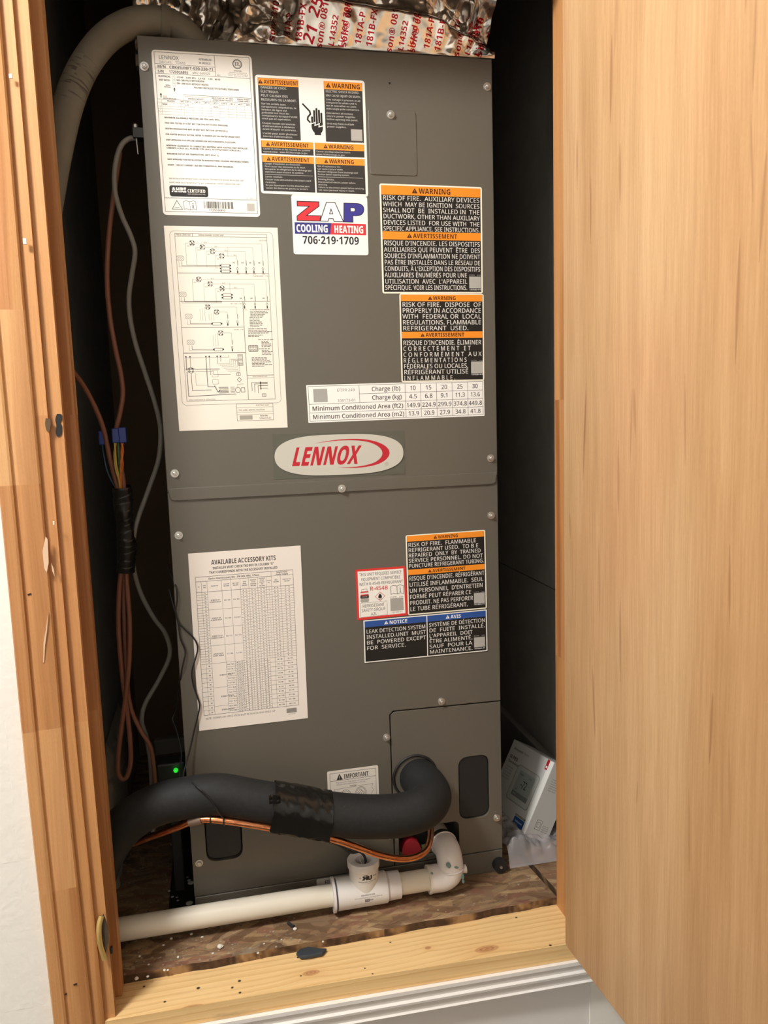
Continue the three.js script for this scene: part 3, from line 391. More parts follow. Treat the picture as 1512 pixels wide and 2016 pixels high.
const fireTex = orange(1000, 1070, { bands: [[0.014, 0.098, 'WARNING'], [0.43, 0.503, 'AVERTISSEMENT']], code: [0.862, 0.84, 0.118], no: '107885-01', text: [
  { x: 0.026, y: 0.105, w: 0.95, lh: 0.0555, cap: 0.041, lines: ['RISK OF FIRE.  AUXILIARY DEVICES', 'WHICH  MAY BE IGNITION  SOURCES', 'SHALL NOT  BE  INSTALLED IN  THE', 'DUCTWORK, OTHER THAN AUXILIARY', 'DEVICES LISTED  FOR USE WITH  THE', 'SPECIFIC APPLIANCE. SEE INSTRUCTIONS.'] },
  { x: 0.026, y: 0.515, w: 0.95, lh: 0.0585, cap: 0.042, lines: ['RISQUE D\'INCENDIE. LES DISPOSITIFS', 'AUXILIAIRES QUI PEUVENT  ÊTRE  DES', 'SOURCES D\'INFLAMMATION NE DOIVENT', 'PAS ÊTRE INSTALLÉS DANS LE RÉSEAU DE', 'CONDUITS, À L\'EXCEPTION DES DISPOSITIFS', ['AUXILIAIRES ÉNUMÉRÉS POUR UNE', 0.86], ['UTILISATION  AVEC  L\'APPAREIL', 0.86], ['SPÉCIFIQUE. VOIR LES INSTRUCTIONS.', 0.86]] }] });
const disposeTex = orange(960, 1010, { bands: [[0.012, 0.086, 'WARNING'], [0.428, 0.503, 'AVERTISSEMENT', 0.5, 0.95]], code: [0.84, 0.776, 0.145], no: '107884-01', text: [
  { x: 0.028, y: 0.098, w: 0.94, lh: 0.0665, cap: 0.05, lines: ['RISK OF FIRE.  DISPOSE  OF', 'PROPERLY IN ACCORDANCE', 'WITH  FEDERAL OR  LOCAL', 'REGULATIONS. FLAMMABLE', ['REFRIGERANT  USED.', 0.84]] },
  { x: 0.028, y: 0.528, w: 0.94, lh: 0.0668, cap: 0.05, lines: ['RISQUE D\'INCENDIE. ÉLIMINER', ['C O R R E C T E M E N T   E T', 0.86], 'C O N F O R M É M E N T   A U X', ['R É G L E M E N T A T I O N S', 0.81], ['FÉDÉRALES OU LOCALES,', 0.83], ['RÉFRIGÉRANT UTILISÉ', 0.83], ['I N F L A M M A B L E .', 0.66]] }] });
const trainedTex = orange(960, 1000, { bands: [[0.012, 0.082, 'WARNING', 0.5], [0.428, 0.496, 'AVERTISSEMENT', 0.5, 0.95]], code: [0.835, 0.79, 0.14], no: '107888-01', text: [
  { x: 0.026, y: 0.096, w: 0.95, lh: 0.0655, cap: 0.05, lines: [['RISK OF FIRE.  FLAMMABLE', 0.9], ['REFRIGERANT USED.  TO B E', 0.93], ['REPAIRED  ONLY  BY  TRAINED', 0.96], ['SERVICE PERSONNEL. DO NOT', 0.985], 'PUNCTURE REFRIGERANT TUBING.'] },
  { x: 0.026, y: 0.514, w: 0.95, lh: 0.0765, cap: 0.052, lines: ['RISQUE D\'INCENDIE. RÉFRIGÉRANT', ['UTILISÉ INFLAMMABLE.  SEUL', 0.985], ['UN PERSONNEL  D\'ENTRETIEN', 0.98], ['FORMÉ PEUT RÉPARER CE', 0.82], ['PRODUIT. NE PAS PERFORER', 0.84], ['LE TUBE RÉFRIGÉRANT.', 0.77]] }] });
const noticeTex = canvasTex(1360, 520, (c, w, h) => {
  frame(c, w, h, 12, '#f1eee8', '#161310'); rect(c, 682, 0, 10, h, '#f1eee8'); banner(c, 12, 12, 670, 74, 'NOTICE', { bg: '#27509a', ink: '#f4f2ee' }); banner(c, 692, 12, 656, 74, 'AVIS', { bg: '#27509a', ink: '#f4f2ee', at: 0.42 });
  paragraph(c, ['LEAK DETECTION SYSTEM', 'INSTALLED.UNIT  MUST', 'BE  POWERED EXCEPT', ['FOR  SERVICE.', 0.66]], 26, 116, 646, 68, 46); paragraph(c, ['SYSTÈME DE DÉTECTION', 'DE  FUITE  INSTALLÉ.', ['L\'APPAREIL  DOIT', 0.77], ['ÊTRE ALIMENTÉ,', 0.77], ['SAUF  POUR LA', 0.76], ['MAINTENANCE.', 0.77]], 706, 106, 634, 67, 46); patch(c, 1208, 336, 126, '#b3b0a9'); T(c, '107862-01', 1208, 470, 126, 16, { color: '#ddd', style: 'bold' }); T(c, 'ETIPR    25A', 1208, 312, 126, 14, { color: '#bbb' });
});
const refrigTex = canvasTex(620, 640, (c, w, h) => {
  rect(c, 0, 0, w, h, '#d9362f'); rect(c, 26, 28, w - 54, h - 58, '#f3efe8'); const k = { color: '#27231f' };
  T(c, 'THIS UNIT REQUIRES SERVICE', 46, 52, 522, 38, k); T(c, 'EQUIPMENT COMPATIBLE', 66, 114, 484, 38, k); T(c, 'WITH R-454B REFRIGERANT', 40, 174, 540, 36, k); T(c, 'R-454B', 166, 232, 224, 50, { color: '#c9302f', stroke: 3 });
  // cylinder, flame diamond, manual
  c.fillStyle = '#c9302f'; c.beginPath(); c.roundRect(50, 282, 100, 60, 16); c.fill(); rect(c, 48, 300, 104, 22, '#e8e2da'); rect(c, 48, 336, 104, 34, '#2b2724'); c.fillStyle = '#a9a49d'; c.beginPath(); c.roundRect(48, 370, 104, 52, 20); c.fill(); line(c, [[66, 280], [70, 256], [132, 256], [136, 280]], 4, '#6f6a64'); T(c, 'A2L/R', 66, 346, 64, 10, { color: '#ddd' });
  c.strokeStyle = '#c9302f'; c.lineWidth = 5; c.beginPath(); c.moveTo(288, 308); c.lineTo(346, 364); c.lineTo(288, 420); c.lineTo(230, 364); c.closePath(); c.stroke(); c.fillStyle = '#1d1a17'; c.beginPath(); c.moveTo(288, 328); c.quadraticCurveTo(318, 360, 306, 384); c.quadraticCurveTo(298, 396, 288, 386); c.quadraticCurveTo(276, 398, 266, 380); c.quadraticCurveTo(260, 356, 288, 328); c.fill(); rect(c, 262, 396, 52, 6, '#1d1a17');
  line(c, [[424, 250], [456, 236], [502, 248], [502, 352], [456, 340], [424, 352], [424, 250]], 5, '#27231f'); line(c, [[502, 248], [540, 236], [582, 250], [582, 352], [540, 340], [502, 352]], 5, '#27231f'); T(c, 'i', 532, 264, 18, 66, { style: 'bold', color: '#1d1a17', font: 'serif' });
  T(c, 'ETIPR    25A', 412, 382, 164, 14, k); patch(c, 410, 404, 164, '#a9a59e'); T(c, '107889-01', 420, 578, 140, 14, { color: '#555' });
  c.strokeStyle = '#444'; c.lineWidth = 3; c.strokeRect(44, 430, 326, 176); T(c, 'REFRIGERANT', 70, 450, 268, 38, k); T(c, 'SAFETY GROUP', 56, 504, 292, 38, k); T(c, 'A2L', 168, 558, 74, 38, k);
});
const chargeTex = canvasTex(1520, 330, (c, w, h) => {
  rect(c, 0, 0, w, h, '#f6f4ef'); const g = '#4a4744', dk = { color: '#2c2927', style: 'bold' }; c.strokeStyle = g; c.lineWidth = 3; c.strokeRect(14, 12, w - 26, h - 26); const cols = [826, 960, 1098, 1236, 1374]; for (const x of cols) line(c, [[x, 12], [x, h - 14]], 3, g); line(c, [[436, 12], [436, 168]], 3, g); line(c, [[436, 90], [w - 12, 90]], 3, g); line(c, [[14, 168], [w - 12, 168]], 3, g); line(c, [[14, 244], [w - 12, 244]], 3, g);
  patch(c, 54, 36, 116, '#a9a7a2'); T(c, 'ETIPR 24B', 250, 40, 150, 24, { color: '#77736e' }); T(c, '108173-01', 250, 132, 154, 24, { color: '#77736e' });
  T(c, 'Charge (lb)', 540, 32, 246, 38, { color: '#2c2927', stroke: 2 }); T(c, 'Charge (kg)', 540, 108, 256, 38, { color: '#2c2927', stroke: 2 }); T(c, 'Minimum Conditioned Area (ft2)', 36, 188, 770, 38, { color: '#2c2927', stroke: 2 }); T(c, 'Minimum Conditioned Area (m2)', 36, 262, 776, 38, { color: '#2c2927', stroke: 2 });
  const d = [['10', '15', '20', '25', '30'], ['4.5', '6.8', '9.1', '11.3', '13.6'], ['149.9', '224.9', '299.9', '374.8', '449.8'], ['13.9', '20.9', '27.9', '34.8', '41.8']]; const cx = [893, 1029, 1167, 1305, 1440], ry = [32, 108, 188, 262], cw = [52, 70, 122, 94]; d.forEach((r, j) => r.forEach((s, i) => { const ww = cw[j] * (j === 1 && i > 2 ? 1.25 : 1); T(c, s, cx[i] - ww / 2, ry[j], ww, 38, { color: '#2c2927', stroke: 2 }); }));
});
const kitsTex = canvasTex(1100, 1700, (c, w, h) => {
  rect(c, 0, 0, w, h, '#ece3da'); const ink = '#292520', r = rng(44); T(c, 'AVAILABLE ACCESSORY KITS', 216, 76, 632, 44, { style: 'bold', color: '#26221e' }); T(c, 'INSTALLER MUST CHECK THE BOX IN COLUMN "A"', 226, 140, 600, 23, { style: 'bold', color: ink }); T(c, 'THAT CORRESPONDS WITH THE ACCESSORY INSTALLED', 190, 180, 670, 23, { style: 'bold', color: ink });
  const L = 56, R = 1012, Tp = 226, B = 1556; c.strokeStyle = ink; c.lineWidth = 3; c.strokeRect(L, Tp, R - L, B - Tp); line(c, [[L, 270], [800, 270]], 3, ink); line(c, [[800, 270], [R, 270]], 2, ink); line(c, [[L, 372], [R, 372]], 3, ink); T(c, 'Electric Heat Accessory Kits - 208-240V, 60Hz, 1-Phase', 180, 240, 496, 17, { style: 'bold', color: ink }); T(c, 'Single Point', 846, 232, 110, 14, { style: 'bold', color: ink }); T(c, 'Power Supply', 840, 252, 122, 14, { style: 'bold', color: ink });
  const cols = [108, 164, 304, 394, 484, 568, 656, 742, 794, 884]; for (const x of cols) line(c, [[x, x === 794 ? Tp : 270], [x, B]], 2, ink);
  [['"A"'], ['Unit', 'Size'], ['Model P/N'], ['Total kW', '208-240V'], ['208 / 240V', '208-240V'], ['Total', 'Amps', '208-240V'], ['Minimum', 'Circuit', 'Ampacity', '208-240V'], ['Maximum', 'Circuit', 'Breaker', 'Size', '208-240V'], ['Circuit', 'No.'], ['MCA', '208-240V'], ['Max Fuse Size', '208-240V']].forEach((t, i) => { const x0 = [L, ...cols][i], x1 = [...cols, R][i]; t.forEach((s, k) => T(c, s, (x0 + x1) / 2, 322 - t.length * 9 + k * 18, 0, 11, { align: 'center', style: 'bold', color: ink, sq: 0.86 })); });
  const num = (x, y, n, hh = 11) => { let s = ''; for (let i = 0; i < n; i++) s += (r() * 10) | 0; T(c, s, x, y, 0, hh, { align: 'center', color: ink, style: 'bold', sq: 0.85 }); };
  const y4 = [372, 544, 716, 888, 1060], mods = [['ECB45-4 CP', 'ECB45H-4CB-P', '3.0 / 4.0'], ['ECB45-5 CP', 'ECB45H-5CB-P', '3.6 / 4.8'], ['ECB45-7.5 CP', 'ECB45H-7.5CB-P', '5.6 / 7.5'], ['ECB45-10 CP', 'ECB45-10CB-P', '7.2 / 9.6']];
  for (let k = 0; k < 4; k++) { line(c, [[164, y4[k + 1]], [484, y4[k + 1]]], 2, ink); T(c, mods[k][0], 234, y4[k] + 76, 0, 12, { align: 'center', color: ink, style: 'bold' }); T(c, mods[k][1], 234, y4[k] + 94, 0, 12, { align: 'center', color: ink, style: 'bold' }); T(c, mods[k][2], 349, y4[k] + 84, 0, 12, { align: 'center', color: ink, style: 'bold' }); T(c, mods[k][2], 439, y4[k] + 84, 0, 12, { align: 'center', color: ink, style: 'bold' }); }
  for (let i = 0; i < 28; i++) { const y = 372 + i * 24.57; line(c, [[L, y], [164, y]], 2, ink); line(c, [[484, y], [R, y]], 2, '#544e48'); num(138, y + 7, 2); for (const x of [526, 612, 700]) { num(x - 14, y + 7, 2, 10); num(x + 16, y + 7, 2, 10); } num(768, y + 7, 1, 9); num(824, y + 7, 2, 10); num(852, y + 7, 2, 10); num(930, y + 7, 2, 10); num(966, y + 7, 2, 10); }
  const bl = [1060, 1296, 1478, B]; ['ECB45-12.5CB-P', 'ECB45-15CB-P', 'ECB45-20CB-P'].forEach((m, k) => { line(c, [[164, bl[k + 1]], [304, bl[k + 1]]], 2, ink); T(c, m, 234, (bl[k] + bl[k + 1]) / 2 - 6, 126, 13, { color: ink, style: 'bold' }); });
  for (let i = 0; i < 11; i++) { const y = 1060 + i * 45.1; line(c, [[L, y], [164, y]], 2, ink); line(c, [[304, y], [394, y]], 2, ink); line(c, [[742, y], [R, y]], 2, ink); num(138, y + 16, 2, 13); T(c, ['9.4 / 12.5', '11.3 / 15.0', '15.0 / 20.0'][i < 5 ? 0 : i < 9 ? 1 : 2], 349, y + 16, 0, 13, { align: 'center', color: ink, style: 'bold', sq: 0.9 }); T(c, (60 + i * 3) + ' / ' + (68 + i * 4), 840, y + 16, 0, 12, { align: 'center', color: ink, style: 'bold' }); T(c, (65 + i * 4) + ' / ' + (70 + i * 4), 946, y + 16, 0, 12, { align: 'center', color: ink, style: 'bold' }); for (let k = 0; k < 2; k++) { const yy = y + k * 22.5; line(c, [[394, yy], [742, yy]], 2, '#544e48'); for (const x of [414, 440, 466, 510, 544, 598, 632, 684, 716]) num(x, yy + 6, 2, 10); } }
  for (const x of [428, 454, 510, 540, 600, 630, 690, 716]) line(c, [[x, 1060], [x, B]], 2, '#857e76');
  T(c, 'NOTE:  DOWNFLOW APPLICATION MUST BE RUN ON HIGH SPEED TAP', 70, 1580, 700, 18, { color: '#55504a' }); rect(c, 884, 1580, 104, 46, '#8f8983'); T(c, '107247-01', 898, 1632, 80, 11, { color: '#666' });
});
const importantTex = canvasTex(700, 700, (c, w, h) => { rect(c, 0, 0, w, h, '#ddd7cd'); const ink = '#2a2724'; c.strokeStyle = ink; c.lineWidth = 4; c.strokeRect(36, 32, w - 72, h - 64); line(c, [[36, 128], [w - 36, 128]], 4, ink); tri(c, 124, 44, 84, ink, '#ddd7cd'); T(c, 'IMPORTANT', 224, 58, 340, 56, { style: 'bold', color: ink }); T(c, 'Plug orientation shown below must match supplied', 118, 146, 470, 16, { color: '#666' }); T(c, 'connector before applying power to this unit.', 118, 172, 400, 16, { color: '#666' }); T(c, 'Install Plug', 300, 206, 90, 14, { style: 'bold', color: ink }); line(c, [[84, 236], [104, 270], [88, 300], [104, 340], [100, 640]], 3, ink); line(c, [[84, 236], [620, 222], [604, 260], [624, 300], [600, 340], [604, 640]], 3, ink); for (const [x, y, a] of [[240, 330, 0], [450, 316, 0.75]]) { c.strokeStyle = ink; c.lineWidth = 4; c.beginPath(); c.arc(x, y, 74, 0, 7); c.stroke(); c.beginPath(); c.arc(x, y, 60, 0, 7); c.stroke(); c.save(); c.translate(x, y); c.rotate(a); c.strokeRect(-36, -30, 72, 60); line(c, [[-12, -30], [-12, 30]], 4, ink); line(c, [[12, -30], [12, 30]], 4, ink); c.restore(); } });
const filterTex = canvasTex(400, 90, (c, w, h) => { rect(c, 0, 0, w, h, '#d6d1c8'); T(c, 'FILTER ACCESS', 70, 20, 250, 34, { style: 'bold', color: '#26231f' }); });
const badgeTex = canvasTex(1300, 450, (c, w, h) => {
  rect(c, 0, 0, w, h, '#c9c6ba'); const red = '#bd1f30';
  T(c, 'LENNOX', 168, 138, 650, 182, { style: 'bold', color: red, skew: -0.26, stroke: 3, strokeColor: red });
  c.fillStyle = red; c.beginPath(); c.moveTo(394, 106); c.bezierCurveTo(620, 62, 860, 50, 1010, 104); c.bezierCurveTo(1180, 164, 1186, 268, 1040, 330); c.bezierCurveTo(930, 370, 760, 372, 624, 352); c.bezierCurveTo(780, 362, 900, 350, 986, 318); c.bezierCurveTo(1110, 262, 1098, 166, 950, 112); c.bezierCurveTo(830, 72, 640, 72, 394, 106); c.fill();
  c.strokeStyle = '#8a8780'; c.lineWidth = 3; c.beginPath(); c.arc(1112, 336, 16, 0, 7); c.stroke(); T(c, 'R', 1105, 328, 14, 16, { color: '#8a8780' });
});

// ------------------------------------------------------------------ air handler
const W = 0.4998, TOP = 1.25, SEAM = 0.6412, FLANGE = 0.0127;
const greyBump = pixelTex(128, 128, (x, y) => { const v = 128 + 120 * (noise(x / 1.6, y / 1.6, 501) - 0.5) + 60 * (fbm(x / 8, y / 8, 511) - 0.5); return [v, v, v]; }, false);
greyBump.repeat.set(30, 30);
const paint = new THREE.MeshPhysicalMaterial({ color: lin(0.119, 0.107, 0.085), roughness: 0.39, ior: 1.6, bumpMap: greyBump, bumpScale: 0.00008 });
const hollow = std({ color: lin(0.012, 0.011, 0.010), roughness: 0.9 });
const rubber = std({ color: lin(0.012, 0.012, 0.013), roughness: 0.55 });
const zinc = std({ color: lin(0.62, 0.6, 0.57), metalness: 0.9, roughness: 0.35 });
const unit = thing('air_handler', 'tall dark grey air handler cabinet covered with warning stickers', 'air handler', [0, DECK, 0]);
const U = (g) => { g.translate(0, -DECK, 0); return g; };      // parts are given in world coordinates
function part(name, g, m, label, parent = unit) { g = Array.isArray(g) ? g : [g]; g.forEach(U); return mesh(name, g, m, parent, label); }
function faceShape(pts, holes2 = []) { const s = new THREE.Shape(pts.map(([x, y]) => new THREE.Vector2(x, y))); for (const h of holes2) s.holes.push(h); return s; }
function rr(x0, y0, x1, y1, r, P = THREE.Path) { const p = new P(); p.moveTo(x0 + r, y0); p.lineTo(x1 - r, y0); p.quadraticCurveTo(x1, y0, x1, y0 + r); p.lineTo(x1, y1 - r); p.quadraticCurveTo(x1, y1, x1 - r, y1); p.lineTo(x0 + r, y1); p.quadraticCurveTo(x0, y1, x0, y1 - r); p.lineTo(x0, y0 + r); p.quadraticCurveTo(x0, y0, x0 + r, y0); return p; }
function extr(s, z0, z1, bevel = 0) { const g = new THREE.ExtrudeGeometry(s, { depth: z1 - z0 - 2 * bevel, bevelEnabled: bevel > 0, bevelThickness: bevel, bevelSize: bevel, bevelOffset: -bevel, bevelSegments: 2, curveSegments: 16 }); g.translate(0, 0, z0 + bevel); return g; }
part('cabinet_body', box(0.0015, W - 0.0015, DECK, TOP - 0.0008, -0.54, -0.032), paint);
part('upper_panel', extr(rr(0, SEAM - 0.004, W, TOP, 0.0012, THREE.Shape), -0.0315, 0, 0.0011), paint);
part('seam_flange', extr((() => { const s = new THREE.Shape(); s.moveTo(0.0005, 0.6425); s.lineTo(0.0035, 0.628); s.quadraticCurveTo(0.005, 0.6245, 0.010, 0.6243); s.lineTo(0.489, 0.6238); s.quadraticCurveTo(0.4955, 0.6242, 0.4962, 0.630); s.lineTo(0.4985, 0.6425); s.closePath(); return s; })(), -0.004, 0.0026, 0.0010), paint, 'folded lip where the two panels meet');
const circ = (x, y, r) => { const p = new THREE.Path(); p.absarc(x, y, r, 0, Math.PI * 2); return p; };
const XP = 0.3145, YP = 0.2735;
part('lower_panel', extr(faceShape([[0, FLANGE + 0.001], [XP, FLANGE + 0.001], [XP, YP - 0.006], [XP + 0.006, YP], [W, YP - 0.003], [W, SEAM - 0.005], [0, SEAM - 0.005]], [rr(0.0215, 0.0665, 0.0765, 0.185, 0.017)]), -0.0315, -0.0004, 0.0009), paint);
part('piping_panel', extr(faceShape([[XP + 0.0018, FLANGE + 0.001], [W, FLANGE + 0.001], [W, YP - 0.0052], [XP + 0.0075, YP - 0.002], [XP + 0.0018, YP - 0.007]], [circ(0.3535, 0.1595, 0.0365), rr(0.4265, 0.0745, 0.4785, 0.1815, 0.0165), rr(0.3235, 0.0165, 0.425, 0.0735, 0.010)]), -0.0315, -0.0012, 0.0007), paint);
part('base_rail', box(0.0005, W - 0.0005, DECK, FLANGE, -0.0315, 0.0004, 0.0012), paint);
part("opening_shade", box(0.315, 0.49, 0.014, 0.2, -0.0318, -0.031), hollow, "added black sheet as shade inside pipe openings");  // black sheet put over the grey body as the shade inside the openings
part("opening_shade", box(0.012, 0.09, 0.055, 0.195, -0.0318, -0.031), hollow, "added black sheet as shade inside pipe openings");  // same painted shade behind the left opening
part('knockout_plug', extr(rr(0.4275, 0.0755, 0.4775, 0.1805, 0.0158, THREE.Shape), -0.012, -0.0035, 0.0015), rubber, 'black oval knockout plug');
part('knockout_plug', extr(rr(0.0225, 0.0675, 0.0755, 0.184, 0.0165, THREE.Shape), -0.012, -0.0045, 0.0015), rubber, 'black oval knockout plug');
{ const g = new THREE.CylinderGeometry(0.0155, 0.0165, 0.014, 28); g.rotateX(Math.PI / 2); const c = onZ(809, 1671, -0.012); g.translate(c.x, c.y, -0.016); part('line_cap', g, std({ color: lin(0.30, 0.012, 0.02), roughness: 0.45 }), 'red plastic line cap in lower opening'); }
part('drain_pan_lip', box(0.327, 0.421, 0.0175, 0.0275, -0.028, -0.014, 0.002), std({ color: lin(0.10, 0.085, 0.03), roughness: 0.6 }), 'yellow green drain pan lip');
part('pipe_grommet', (() => { const g = new THREE.TorusGeometry(0.0355, 0.0022, 10, 48); g.translate(0.3535, 0.1595, -0.0008); return g; })(), rubber, 'black rubber pipe grommet');
{ // corner bumper
  const c = onZ(983, 1702, 0.004); const a = new THREE.CylinderGeometry(0.0105, 0.0115, 0.012, 28); a.rotateX(Math.PI / 2); a.translate(c.x, c.y, 0.006); part('corner_bumper', a, rubber, 'round black rubber bumper at base corner');
  const b = new THREE.CylinderGeometry(0.0022, 0.0022, 0.003, 16); b.rotateX(Math.PI / 2); b.translate(c.x, c.y, 0.0125); part('bumper_screw', b, zinc);
}
part('control_access_cover', extr(rr(0.3115, 1.0812, 0.3820, 1.1712, 0.005, THREE.Shape), -0.002, 0.0012, 0.0006), paint, 'rounded access cover plate');
part('vent_hole', (() => { const g = new THREE.CylinderGeometry(0.0015, 0.0015, 0.002, 16); g.rotateX(Math.PI / 2); const c = onZ(767, 164, 0); g.translate(c.x, c.y, -0.0006); return g; })(), hollow);
// hex washer head screws
{
  const mk = () => { const a = new THREE.CylinderGeometry(0.0058, 0.0062, 0.0014, 24); a.translate(0, 0.0007, 0); const b = new THREE.CylinderGeometry(0.0036, 0.0039, 0.0042, 6); b.translate(0, 0.0034, 0); const d = new THREE.CylinderGeometry(0.0018, 0.0028, 0.0006, 16); d.translate(0, 0.0057, 0); const g = mergeGeometries([a, b, d].map((q) => q.toNonIndexed())); g.rotateX(Math.PI / 2); return g; };
  const sg = mk(); let i = 0;
  for (const [x, y, z] of [[284, 131, 0], [959, 171, 0], [344, 932, 0], [966, 902, 0], [673, 962, 0.0026], [352, 1054, 0], [967, 1015, 0], [769, 226, 0.0012], [869, 1381, 0], [761, 1452, 0], [978, 1610, 0], [392, 1699, 0], [767, 1645, 0]]) {
    const c = onZ(x, y, z), m = mesh('screw', sg, zinc, unit); m.position.set(c.x, c.y - DECK, z - 0.0004); m.rotation.z = (i++) * 0.7;
  }
}
function sticker(name, px, tex, radius, label, o = {}) {   // px: corners TL, TR, BR, BL in the photograph, on the front of the cabinet
  const q = px.map(([x, y]) => onZ(x, y, 0)), w = q[0].distanceTo(q[1]), h = q[0].distanceTo(q[3]);
  const s = o.shape ? o.shape(w, h) : rr(0, 0, w, h, radius, THREE.Shape); const th = o.th || 0.00035;
  const g = new THREE.ExtrudeGeometry(s, { depth: th, bevelEnabled: false, curveSegments: 24 }); const p = g.attributes.position, uv = g.attributes.uv, z0 = o.z || 0.0001;
  for (let i = 0; i < p.count; i++) { const u = p.getX(i) / w, v = p.getY(i) / h; const t = q[0].clone().lerp(q[1], u), b = q[3].clone().lerp(q[2], u); const r = b.lerp(t, v); p.setXYZ(i, r.x, r.y, z0 + p.getZ(i)); uv.setXY(i, u, v); }
  g.computeVertexNormals(); const m = o.mat || std({ map: tex, roughness: o.rough ?? 0.5 }); return part(name, g, m, label);
}
sticker('rating_plate', [[297.6, 97.6], [494.9, 110.2], [512.6, 427.3], [321.2, 423.1]], ratingTex, 0.006, 'white rating plate sticker with ratings table and barcode');
sticker('shock_warning_sticker', [[501.4, 147], [717.6, 159.3], [725, 387.8], [513.9, 380.8]], shockTex, 0.005, 'black and orange shock warning sticker with hand symbol');
sticker('contractor_sticker', [[573, 383.2], [722.7, 387.8], [725.3, 503], [578.1, 500.7]], zapTex, 0.004, 'white contractor sticker with phone number', { z: 0.0005 });
sticker('wiring_diagram_sheet', [[322.6, 444.5], [546.4, 448.5], [566.2, 841.5], [353.1, 848.6]], wiringTex, 0.0006, 'white wiring diagram sheet');
sticker('fire_warning_sticker', [[746.7, 361.2], [948.4, 368.6], [950.5, 577.9], [752.9, 577.9]], fireTex, 0.0035, 'black and orange warning sticker about auxiliary devices');
sticker('disposal_warning_sticker', [[785.8, 577.9], [951.9, 578.7], [953, 749.4], [790.3, 752.5]], disposeTex, 0.0035, 'black and orange warning sticker about refrigerant disposal', { z: 0.0005 });
sticker('charge_table_sticker', [[602.7, 758.4], [952.4, 748.6], [953.8, 818.7], [607.2, 832.7]], chargeTex, 0.001, 'white sticker with table of charge and floor area');
sticker('service_warning_sticker', [[798.1, 1053.8], [954.9, 1042.9], [958.3, 1197.7], [803.1, 1211.5]], trainedTex, 0.0035, 'black and orange warning sticker about trained service personnel', { z: 0.0005 });
sticker('refrigerant_sticker', [[699.3, 1121.3], [798.1, 1114.3], [802.7, 1211], [703.3, 1221.5]], refrigTex, 0.003, 'red bordered white refrigerant sticker with flame symbol');
sticker('notice_sticker', [[715.2, 1221.5], [957.9, 1199.6], [959.4, 1281], [717.4, 1304.8]], noticeTex, 0.0008, 'black and blue leak detection notice sticker', { z: 0.0006 });
sticker('accessory_kit_sheet', [[370.1, 1090], [591.6, 1073.9], [606.1, 1413.6], [392.3, 1438.8]], kitsTex, 0.0006, 'white sheet with table of accessory kits');
sticker('important_sticker', [[643.7, 1519.3], [744.2, 1506.1], [748, 1614], [648, 1629]], importantTex, 0.003, 'grey white important notice sticker with plug drawings');
sticker('filter_sticker', [[623, 1731], [712, 1717], [713, 1737], [624, 1752]], filterTex, 0.002, 'small white filter sticker on base rail', { z: 0.0007 });
const badgeQ = [[535.9, 854.8], [796.2, 847.9], [797.2, 933.2], [538.8, 944.1]];
sticker('badge_film', badgeQ, null, 0.0004, 'dark square cornered film behind badge', { mat: std({ color: lin(0.105, 0.104, 0.080), roughness: 0.38 }) });
sticker('badge', badgeQ, badgeTex, 0, 'oval silver badge with red lettering', { z: 0.0005, th: 0.0011, rough: 0.42, shape: (w, h) => { const s = new THREE.Shape(), N = 96; for (let i = 0; i < N; i++) { const a = i / N * Math.PI * 2, ca = Math.cos(a), sa = Math.sin(a); const x = w * (0.5 + 0.488 * Math.sign(ca) * Math.pow(Math.abs(ca), 0.62)), y = h * (0.5 + 0.455 * Math.sign(sa) * Math.pow(Math.abs(sa), 0.86)); i ? s.lineTo(x, y) : s.moveTo(x, y); } s.closePath(); return s; } });

